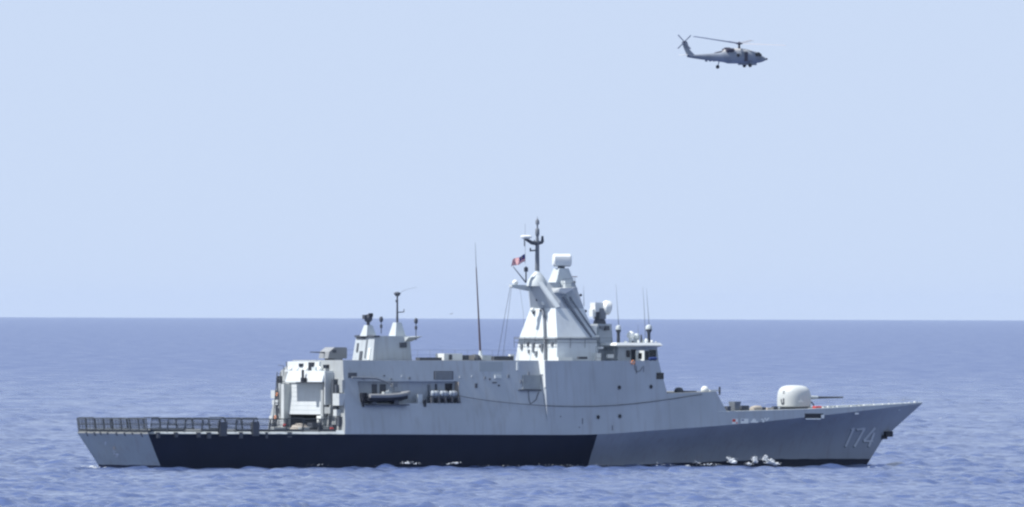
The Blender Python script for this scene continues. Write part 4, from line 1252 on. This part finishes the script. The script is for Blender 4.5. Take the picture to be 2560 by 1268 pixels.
# long rope draped along the ship's side
rope_px = [(1146, 989), (1170, 994), (1200, 999), (1240, 1004), (1290, 1009), (1340, 1013), (1390, 1015.5), (1440, 1016.5), (1490, 1016), (1540, 1013.5), (1590, 1009), (1640, 1003), (1690, 996), (1725, 990), (1755, 986)]
def side_any(u, z):
    return bk(u) - (0.075 if u < 55.5 else 0.10) * (z - zk(u))
pts = [on(x, y, side_any, .05) for x, y in rope_px]
line('draped_rope', pts, .03, 'long dark rope hanging in a shallow curve along the grey ship side', cat='rope')
pts = [on(x, y, wall_v, .04) for x, y in ((1321, 978), (1323, 1000), (1326, 1010), (1340, 1000), (1347, 980))]
line('rope_loop', pts, .03, 'short looped line hanging on the ship side below the pale bulkhead', cat='rope')
pts = [on(x, y, wall_v, .04) for x, y in ((1196, 1002), (1202, 1008), (1208, 1012))]
pts2 = [on(x, y, wall_v, .04) for x, y in ((1588, 905), (1587, 922), (1592, 930), (1602, 926), (1606, 918))]
line('rope_loop', pts2, .025, 'thin looped line hanging below the bridge wing life ring', cat='rope')

# lifebuoys
def lifebuoy(u, v, z, label, axis, r=.2, group='orange lifebuoys on the ship'):
    base = world(Vector((u, -v, z)))
    mb = MB(); A = Vector(axis).normalized(); x = Vector((0, 0, 1)); y = A.cross(x)
    for k in range(4):
        a0_ = k * math.pi / 2
        mb.tube([(x * math.cos(a) + y * math.sin(a)) * r for a in [a0_ + i * (math.pi / 2 - .25) / 6 for i in range(7)]], r * .28, 8, 0)
        mb.tube([(x * math.cos(a) + y * math.sin(a)) * r for a in [a0_ + math.pi / 2 - .25 + i * .25 / 2 for i in range(3)]], r * .3, 8, 1)
    o = mb.build('lifebuoy', [M_orange, M_white], None, base)
    o.rotation_euler = (0, 0, TH)
    tag(o, label, 'lifebuoy', group)
p = s(1583, 906, 6.15); p = on(1583, 906, wall_v, .12); lifebuoy(p.x, -p.y, p.z, 'orange lifebuoy on the bridge wing bulwark', (0, -1, .05), .17)
p = on_aft(692, 986, .55); lifebuoy(p.x, -p.y, p.z, 'orange lifebuoy high on the white locker at the hangar corner', (1, 0, 0), .13)
p = on_aft(688, 1043, .75); lifebuoy(p.x, -p.y, p.z, 'orange lifebuoy low beside the flight deck nets at the hangar corner', (1, 0, 0), .13)
# fire hose reels (red) by the hangar
for px, py, lab in ((711, 1062, 'small dark red hose reel at the port side of the hangar door'), (829, 1070, 'small dark red hose reel at the starboard side of the hangar door')):
    p = on_aft(px, py, .75)
    r_ = placed('hose_reel', p.x, -p.y, p.z - .35)
    tag(r_, lab, 'hose reel', 'hose reels beside the hangar')
    MB().lathe((0, 0, .3), [(.11, -.12), (.13, -.1), (.08, -.08), (.08, .08), (.13, .1), (.11, .12)], 14, 0, (1, 0, 0)).build('reel_drum', M_red, r_)
    MB().box((-.12, -.05, 0), (.5, .05, .3)).build('reel_bracket', M_dgrey, r_)
# tan covered bundle, white box and dark tow cart on the flight deck
fz = 3.32
p = t_(749, 1078, 17.0)
r_ = placed('covered_bundle', 17.0, -p.y, fz)
tag(r_, 'rounded tan covered bundle on the flight deck before the hangar', 'covered bundle')
MB().lathe((0, 0, 0), [(.85, 0), (.82, .2), (.62, .48), (.3, .62), (.02, .66)], 18, 0, (0, 0, 1), 2.5).build('canvas_cover', M_beige, r_)
MB().tube([(.86 * math.cos(i * math.pi / 12), .86 * math.sin(i * math.pi / 12), .1) for i in range(25)], .025, 5).build('lashing', M_rope, r_)
p = t_(797, 1062, 19.0)
r_ = placed('equipment_locker', 19.3, -p.y, fz)
tag(r_, 'small bright white locker on a dark stand in the hangar opening', 'locker')
MB().box((-.3, -.36, .75), (.3, .36, 1.35)).build('locker_body', M_white, r_)
MB().box((-.25, -.3, 0), (.25, .3, .745)).build('locker_stand', M_dgrey, r_)
p = t_(782, 1075, 18.0)
r_ = placed('tow_cart', 18.2, -p.y, fz)
tag(r_, 'dark low deck cart with handle parked before the hangar opening', 'cart')
MB().box((-.6, -.5, .28), (.6, .5, .5)).box((-.55, -.45, .5), (0, .45, .72)).build('cart_body', M_dgrey, r_)
for sx in (-.4, .4):
    for sy in (-.45, .45): MB().lathe((sx, sy, .2), [(.2, -.06), (.2, .06)], 12, 0, (0, 1, 0)).build('wheel', M_black, r_)
MB().tube([(.55, -.3, .5), (.75, -.3, 1.1), (.75, .3, 1.1), (.55, .3, .5)], .03, 6).build('cart_handle', M_pipe, r_)
# pale packs along the deck edge
for px, w, lab in ((700, .9, 'pale deck locker on the flight deck edge, just aft of the hangar'), (760, .5, 'low pale deck locker on the flight deck edge below the hangar door')):
    p = s(px, 1080, 5.6)
    r_ = placed('deck_locker', p.x, 5.6, fz)
    tag(r_, lab, 'deck locker', 'lockers on the flight deck edge')
    MB().hexa([(-w, -.3, 0), (w, -.3, 0), (w, .3, 0), (-w, .3, 0)], [(-w + .06, -.26, .26), (w - .06, -.26, .26), (w - .06, .26, .26), (-w + .06, .26, .26)]).build('locker_body', M_light, r_)
    MB().hexa([(-w, -.32, .27), (w, -.32, .27), (w, .32, .27), (-w, .32, .27)], [(-w + .05, -.28, .33), (w - .05, -.28, .33), (w - .05, .28, .33), (-w + .05, .28, .33)]).build('locker_lid', M_white, r_)
# red hose box on the foredeck
p = s(2043, 1022, 2.6)
r_ = placed('fire_box', p.x, 2.6, zd(p.x) - .04)
tag(r_, 'small red box on the foredeck below the gun barrel', 'fire box')
MB().box((-.35, -.25, 0), (.35, .25, .22)).build('box_body', M_red, r_)
MB().hexa([(-.38, -.28, .225), (.38, -.28, .225), (.38, .28, .225), (-.38, .28, .225)], [(-.32, -.22, .29), (.32, -.22, .29), (.32, .22, .29), (-.32, .22, .29)]).build('box_lid', M_red, r_)
# blue canvas roll on the bridge wing
p = s(1632, 896, 4.6)
r_ = placed('canvas_roll', p.x, 4.6, 9.55)
tag(r_, 'rolled blue canvas on the bridge wing beside the dark windows', 'canvas roll')
MB().lathe((0, 0, .42), [(.08, -.42), (.14, -.4), (.16, 0), (.14, .4), (.08, .42)], 12, 0, (1, 0, .05)).build('canvas', M_blue, r_)
mb = MB()
for x in (-.25, .25): mb.box((x - .05, -.15, 0), (x + .05, .15, .27))
mb.build('roll_stand', M_dgrey, r_)

# ------------------------------------------------------------------ foam and spray
def foam(name, spots, label, seed):
    """clusters of small uneven lumps of white water: spots = (px, py, spread px, height px, starboard, count)"""
    r = random.Random(seed); mb = MB()
    for px, py, sx, sy, v, cnt, size in spots:
        for _ in range(int(cnt * 1.8)):
            x = px + r.gauss(0, sx); y = py - abs(r.gauss(0, sy)); vv = v + 1.6 + r.uniform(-.5, .5)
            p = world(s(x, y, vv)); rad = size * .46 * r.uniform(.25, 1.0) * max(.3, 1 - abs(x - px) / (3 * sx + 1e-6))
            k = 8; vs = []; fs = []
            for i in range(5):
                for j in range(k):
                    a = 2 * math.pi * j / k; b = math.pi * i / 4; q = 1 + r.uniform(-.3, .3)
                    vs.append((p.x + rad * 1.5 * q * math.sin(b) * math.cos(a), p.y + rad * q * math.sin(b) * math.sin(a), p.z + rad * .75 * q * math.cos(b)))
            for i in range(4):
                for j in range(k): fs.append((i * k + j, i * k + (j + 1) % k, (i + 1) * k + (j + 1) % k, (i + 1) * k + j))
            mb.add(vs, fs, 0, True)
    o = mb.build(name, M_foam)
    return tag(o, label, 'foam', kind='stuff')
M_foam = mat('sea_foam', (0.60, 0.64, 0.68), .9, .08, 2)
foam('bow_wave_foam', [(1830, 1156, 5, 4, 6.4, 30, .28), (1822, 1148, 4, 3, 6.0, 12, .18), (1834, 1158, 4, 3, 6.6, 20, .34), (1888, 1157, 5, 8, 5.6, 34, .22), (1886, 1146, 4, 3, 5.4, 10, .13),
                       (1912, 1150, 5, 4, 5.2, 24, .24), (1925, 1158, 7, 4, 5.2, 50, .34), (1938, 1161, 6, 2, 5.2, 30, .32), (1872, 1162, 5, 2, 5.8, 14, .2), (1772, 1163, 20, 2, 6.6, 22, .12),
                       (1720, 1166, 8, 1.5, 6.8, 12, .16), (1745, 1158, 10, 3, 6.4, 12, .1)],
     'white bow wave breaking along the forward hull', 1)
foam('midship_foam', [(1018, 1159, 9, 2.5, 7.0, 15, .17), (1040, 1161, 8, 2, 7.2, 8, .13), (1140, 1159, 8, 2.2, 7.0, 12, .17), (1120, 1161, 6, 2, 7.0, 6, .13), (960, 1164, 14, 2, 7.0, 6, .1), (1260, 1165, 40, 1.5, 7.0, 9, .09), (1400, 1164, 40, 2.5, 7.0, 9, .10), (1500, 1165, 60, 2.5, 7.0, 8, .09), (1640, 1164, 40, 2.5, 6.8, 12, .10), (800, 1164, 20, 2, 7, 5, .09)],
     'thin white foam washing along the black midship hull', 2)
foam('stern_foam', [(232, 1171, 9, 2, -4.6, 30, .3), (210, 1170, 5, 1.5, -4.6, 12, .22), (262, 1172, 6, 1.5, 0, 8, .16)], 'white wash at the stern waterline', 3)

# scattered tiny whitecaps on the open sea
def whitecaps():
    r = random.Random(9); mb = MB()
    for _ in range(120):
        y = 1250 * math.exp(r.random() * 1.1); x = r.uniform(-.036, .036) * y
        z = zsea(x, y)
        if z < .1: continue
        rad = r.uniform(.05, .13); z += SEA_Z
        for _k in range(r.randint(2, 5)):
            mb.ball((x + r.gauss(0, .3), y + r.gauss(0, .5), z + .03), rad * r.uniform(.5, 1), 6, 0, .5)
    return tag(mb.build('whitecaps', M_foam), 'tiny scattered whitecaps on the open sea', 'foam', kind='stuff')
whitecaps()

# ------------------------------------------------------------------ the helicopter
hd = 2889.0
dray = ray(1848, 109); hp = EYE + dray * (hd / dray.y)
heli = empty('helicopter', hp, R(20))
heli.rotation_euler = (0, R(0), R(20))
tag(heli, 'grey naval helicopter flying right above the horizon', 'helicopter')
secs = [  # x, z top, z bottom, half width, z of the widest line
    (4.75, -2.45, -2.75, .25), (4.4, -2.22, -2.95, .55), (3.9, -1.98, -3.12, .85), (3.4, -1.62, -3.22, 1.02), (2.85, -1.30, -3.28, 1.12), (1.8, -1.15, -3.32, 1.18), (0, -1.05, -3.38, 1.18),
    (-2.0, -1.15, -3.38, 1.15), (-2.6, -1.25, -3.2, 1.05), (-3.7, -1.52, -3.05, .8), (-5.2, -1.72, -2.92, .55), (-7.0, -1.85, -2.72, .40), (-8.6, -1.95, -2.5, .30), (-9.3, -2.05, -2.38, .16)]
P = []
for x, zt0, zb0, w in secs:
    ring_ = []
    for k in range(20):
        a = 2 * math.pi * k / 20; ca, sa = math.cos(a), math.sin(a); e = 2.8
        rr = 1 / (abs(ca) ** e + abs(sa) ** e) ** (1 / e)
        ring_.append((x, w * rr * ca, (zt0 + zb0) / 2 + (zt0 - zb0) / 2 * rr * sa))
    P.append(ring_ + ring_[:1])
mb = MB(); mb.grid(P, 0, True); mb.add(P[0][:-1], [tuple(range(20))]); mb.add(P[-1][:-1], [tuple(range(20))])
hf = mb.build('fuselage', M_heli, heli)
# engine housing with exhausts
mb = MB(); P = []
for x, zt0, w in ((2.2, -1.12, .5), (1.4, -.95, .8), (.4, -.82, .95), (-1.2, -.80, .98), (-2.4, -.95, .85), (-3.3, -1.35, .5)):
    P.append([(x, w * math.cos(math.pi * k / 10), -1.5 + (zt0 + 1.5) * math.sin(math.pi * k / 10) ** .7) for k in range(11)])
mb.grid(P, 0, True); mb.build('engine_housing', mat('engine_cowl_paint', (0.40, 0.41, 0.42), .5, .1, 1), heli)
for sg in (-1, 1):
    mb = MB(); mb.tube([(-1.3, sg * .75, -1.15), (-2.1, sg * .85, -1.12), (-2.65, sg * .98, -1.18)], [.34, .36, .3], 12); mb.build('engine_exhaust', M_heli_dark, heli)
mb = MB(); mb.box((-2.55, -.35, -1.05), (-1.75, .35, -.68)); mb.build('exhaust_suppressor', M_heli_dark, heli)
MB().hexa([(-1.7, -.6, -1.0), (-4.4, -.3, -1.7), (-4.4, .3, -1.7), (-1.7, .6, -1.0)], [(-1.7, -.5, -.9), (-4.4, -.2, -1.55), (-4.4, .2, -1.55), (-1.7, .5, -.9)]).build('spine', M_heli_dark, heli)
# cockpit glazing, door, windows
for sg in (-1, 1):
    MB().prism([(3.65, sg * 1.0, -1.95), (3.1, sg * 1.12, -1.58), (2.55, sg * 1.17, -1.55), (2.5, sg * 1.19, -2.15), (3.5, sg * 1.05, -2.15)], (0, -sg * .12, 0)).build('cockpit_window', M_glass, heli)
    MB().prism([(1.1, sg * 1.215, -1.4), (.55, sg * 1.215, -1.4), (.5, sg * 1.215, -3.0), (1.1, sg * 1.215, -3.0)], (0, -sg * .2, 0)).build('cabin_door', M_heli_dark, heli)
    MB().lathe((-.62, sg * 1.10, -2.0), [(.30, 0), (.29, .11)], 14, 0, (0, sg, 0)).build('cabin_window', M_glass, heli)
MB().prism([(3.82, -.62, -1.92), (3.82, .62, -1.92), (3.2, .8, -1.48), (3.2, -.8, -1.48)], (.06, 0, .06)).build('windscreen', M_glass, heli)
MB().box((4.55, -.16, -2.75), (4.98, .16, -2.42)).ball((4.95, 0, -2.55), .17, 10).build('nose_sensor', M_heli_dark, heli)
MB().box((.0, -.6, -3.6), (2.9, .6, -3.2)).build('belly_pod', M_heli, heli)
MB().lathe((2.6, 0, -3.62), [(.5, 0), (.55, .2), (.5, .4)], 16).build('radar_dome', M_heli, heli)
for x, h_ in ((-5.9, .3), (-5.2, .2), (-4.5, .18)):
    MB().box((x - .2, -.08, -3.0 - h_ * .3), (x + .2, .08, -2.75)).build('blade_aerial', M_heli, heli)
# tail
MB().prism([(-8.0, -.11, -2.0), (-9.3, -.11, -2.15), (-9.85, -.11, -1.0), (-10.3, -.11, .15), (-9.75, -.11, .42), (-9.35, -.11, .2), (-8.9, -.11, -1.1)], (0, .22, 0)).build('tail_fin', M_heli, heli)
MB().hexa([(-10.1, -2.1, -2.02), (-9.0, -2.1, -2.02), (-9.0, 2.1, -2.02), (-10.1, 2.1, -2.02)], [(-10.0, -2.1, -1.94), (-9.2, -2.1, -1.92), (-9.2, 2.1, -1.92), (-10.0, 2.1, -1.94)]).build('tail_stabiliser', mat('stabiliser_paint', (.42, .43, .44), .5, .05, 1), heli)
tr_ = Vector((-9.95, -.32, .18))
tro = MB().lathe(tr_ + Vector((0, .2, 0)), [(.16, 0), (.14, .3)], 10, 0, (0, -1, 0)).build('tail_rotor', M_heli_dark, heli)
for k in range(4):
    a = R(44 + 90 * k); d = Vector((math.cos(a), 0, math.sin(a))); n_ = Vector((-d.z, 0, d.x))
    q = [tr_ + d * .12 - n_ * .09, tr_ + d * 1.62 - n_ * .10, tr_ + d * 1.62 + n_ * .10, tr_ + d * .12 + n_ * .09]
    MB().prism(q, (0, -.03, 0)).build('tail_rotor_blade', M_blade, tro)
# gear
for nm, x, y, zw_, top_z in (('landing_gear', 1.45, -1.35, -3.68, -2.95), ('landing_gear', 1.45, 1.35, -3.68, -2.95), ('tail_wheel_gear', -3.85, 0, -3.95, -3.0)):
    sg = -1 if y < 0 else 1
    mb = MB(); mb.tube([(x + .25, y * .8, top_z), (x + .1, y * .95, zw_ + .35), (x, y, zw_)], [.09, .08, .07], 8)
    if y: mb.tube([(x + .8, y * .8, -3.0), (x, y, zw_)], .05, 6)
    gr = mb.build(nm, M_heli, heli)
    MB().lathe((x, y, zw_), [(.2, -.12), (.31, -.1), (.33, 0), (.31, .1), (.2, .12)], 16, 0, (0, 1, 0)).build('wheel', M_black, gr)
# main rotor at rest: shaft, hub and four coned blades, disc tipped forward
mr = MB().lathe((0, 0, -.95), [(.22, 0), (.17, .7), (.3, .8), (.62, .88), (.6, 1.02), (.25, 1.12), (.12, 1.25)], 16).build('main_rotor', M_heli_dark, heli)
tilt = Matrix.Rotation(R(4.5), 4, 'X') @ Matrix.Rotation(R(3.4), 4, 'Y')
for k in range(4):
    az = R(-20 - 16 + 90 * k)
    rot = tilt @ Matrix.Rotation(az, 4, 'Z') @ Matrix.Rotation(R(-3.3), 4, 'Y')
    mb = MB(); rows_ = []
    for r_, c_, th_ in ((.45, .12, .06), (1.1, .14, .05), (1.3, .27, .045), (7.6, .27, .03), (8.0, .24, .02), (8.18, .16, .01)):
        tw = R(26 - 9 * r_ / 8.18)
        sw = -.18 if r_ > 7.9 else 0
        ring_ = []
        for cx_, zz_ in ((c_, 0), (c_ * .5, th_), (-c_ * .3, th_ * .8), (-c_, 0), (-c_ * .3, -th_ * .4), (c_ * .5, -th_ * .6)):
            yy = cx_ + sw
            ring_.append(rot @ Vector((r_, yy * math.cos(tw) - zz_ * math.sin(tw), yy * math.sin(tw) + zz_ * math.cos(tw) + .0)))
        rows_.append(ring_ + ring_[:1])
    mb.grid(rows_); mb.add(rows_[0][:-1], [tuple(range(6))]); mb.add(rows_[-1][:-1], [tuple(range(6))])
    mb.build('rotor_blade', M_blade, mr)

# ------------------------------------------------------------------ sea haze, one even volume round everything
mb = MB(); mb.box((-RSEA - 2000, -RSEA - 2000, -4.0), (RSEA + 2000, RSEA + 2000, 85.0))
hzm = bpy.data.materials.new('sea_haze'); hzm.use_nodes = True
ht = hzm.node_tree; ht.nodes.remove(ht.nodes['Principled BSDF'])
pv = ht.nodes.new('ShaderNodeVolumePrincipled')
pv.inputs['Color'].default_value = (0.60, 0.70, 0.84, 1)
pv.inputs['Density'].default_value = 0.8e-5
ht.links.new(pv.outputs[0], ht.nodes['Material Output'].inputs['Volume'])
hz_o = mb.build('haze', hzm)
tag(hz_o, 'thin pale sea haze', kind='stuff')

# ------------------------------------------------------------------ a far bird
bd = 2200.0; d_ = ray(1129, 785); bp = EYE + d_ * (bd / d_.y)
mb = MB()
mb.lathe((0, 0, 0), [(.01, -.28), (.06, -.18), (.09, 0), (.06, .15), (.01, .3)], 10, 0, (1, .2, 0))
for sg in (-1, 1):
    mb.prism([(.08, 0, .03), (-.1, 0, .03), (-.12, sg * .35, .16), (-.14, sg * .66, .08), (.02, sg * .36, .17)], (0, 0, .015))
bird = mb.build('seabird', mat('bird_feathers', (.12, .12, .13), .8, .2, 6), None, bp)
bird.rotation_euler = (R(10), 0, R(-60)); bird.scale = (.45, .45, .45)
tag(bird, 'tiny dark seabird flying just above the horizon left of the mast', 'bird')
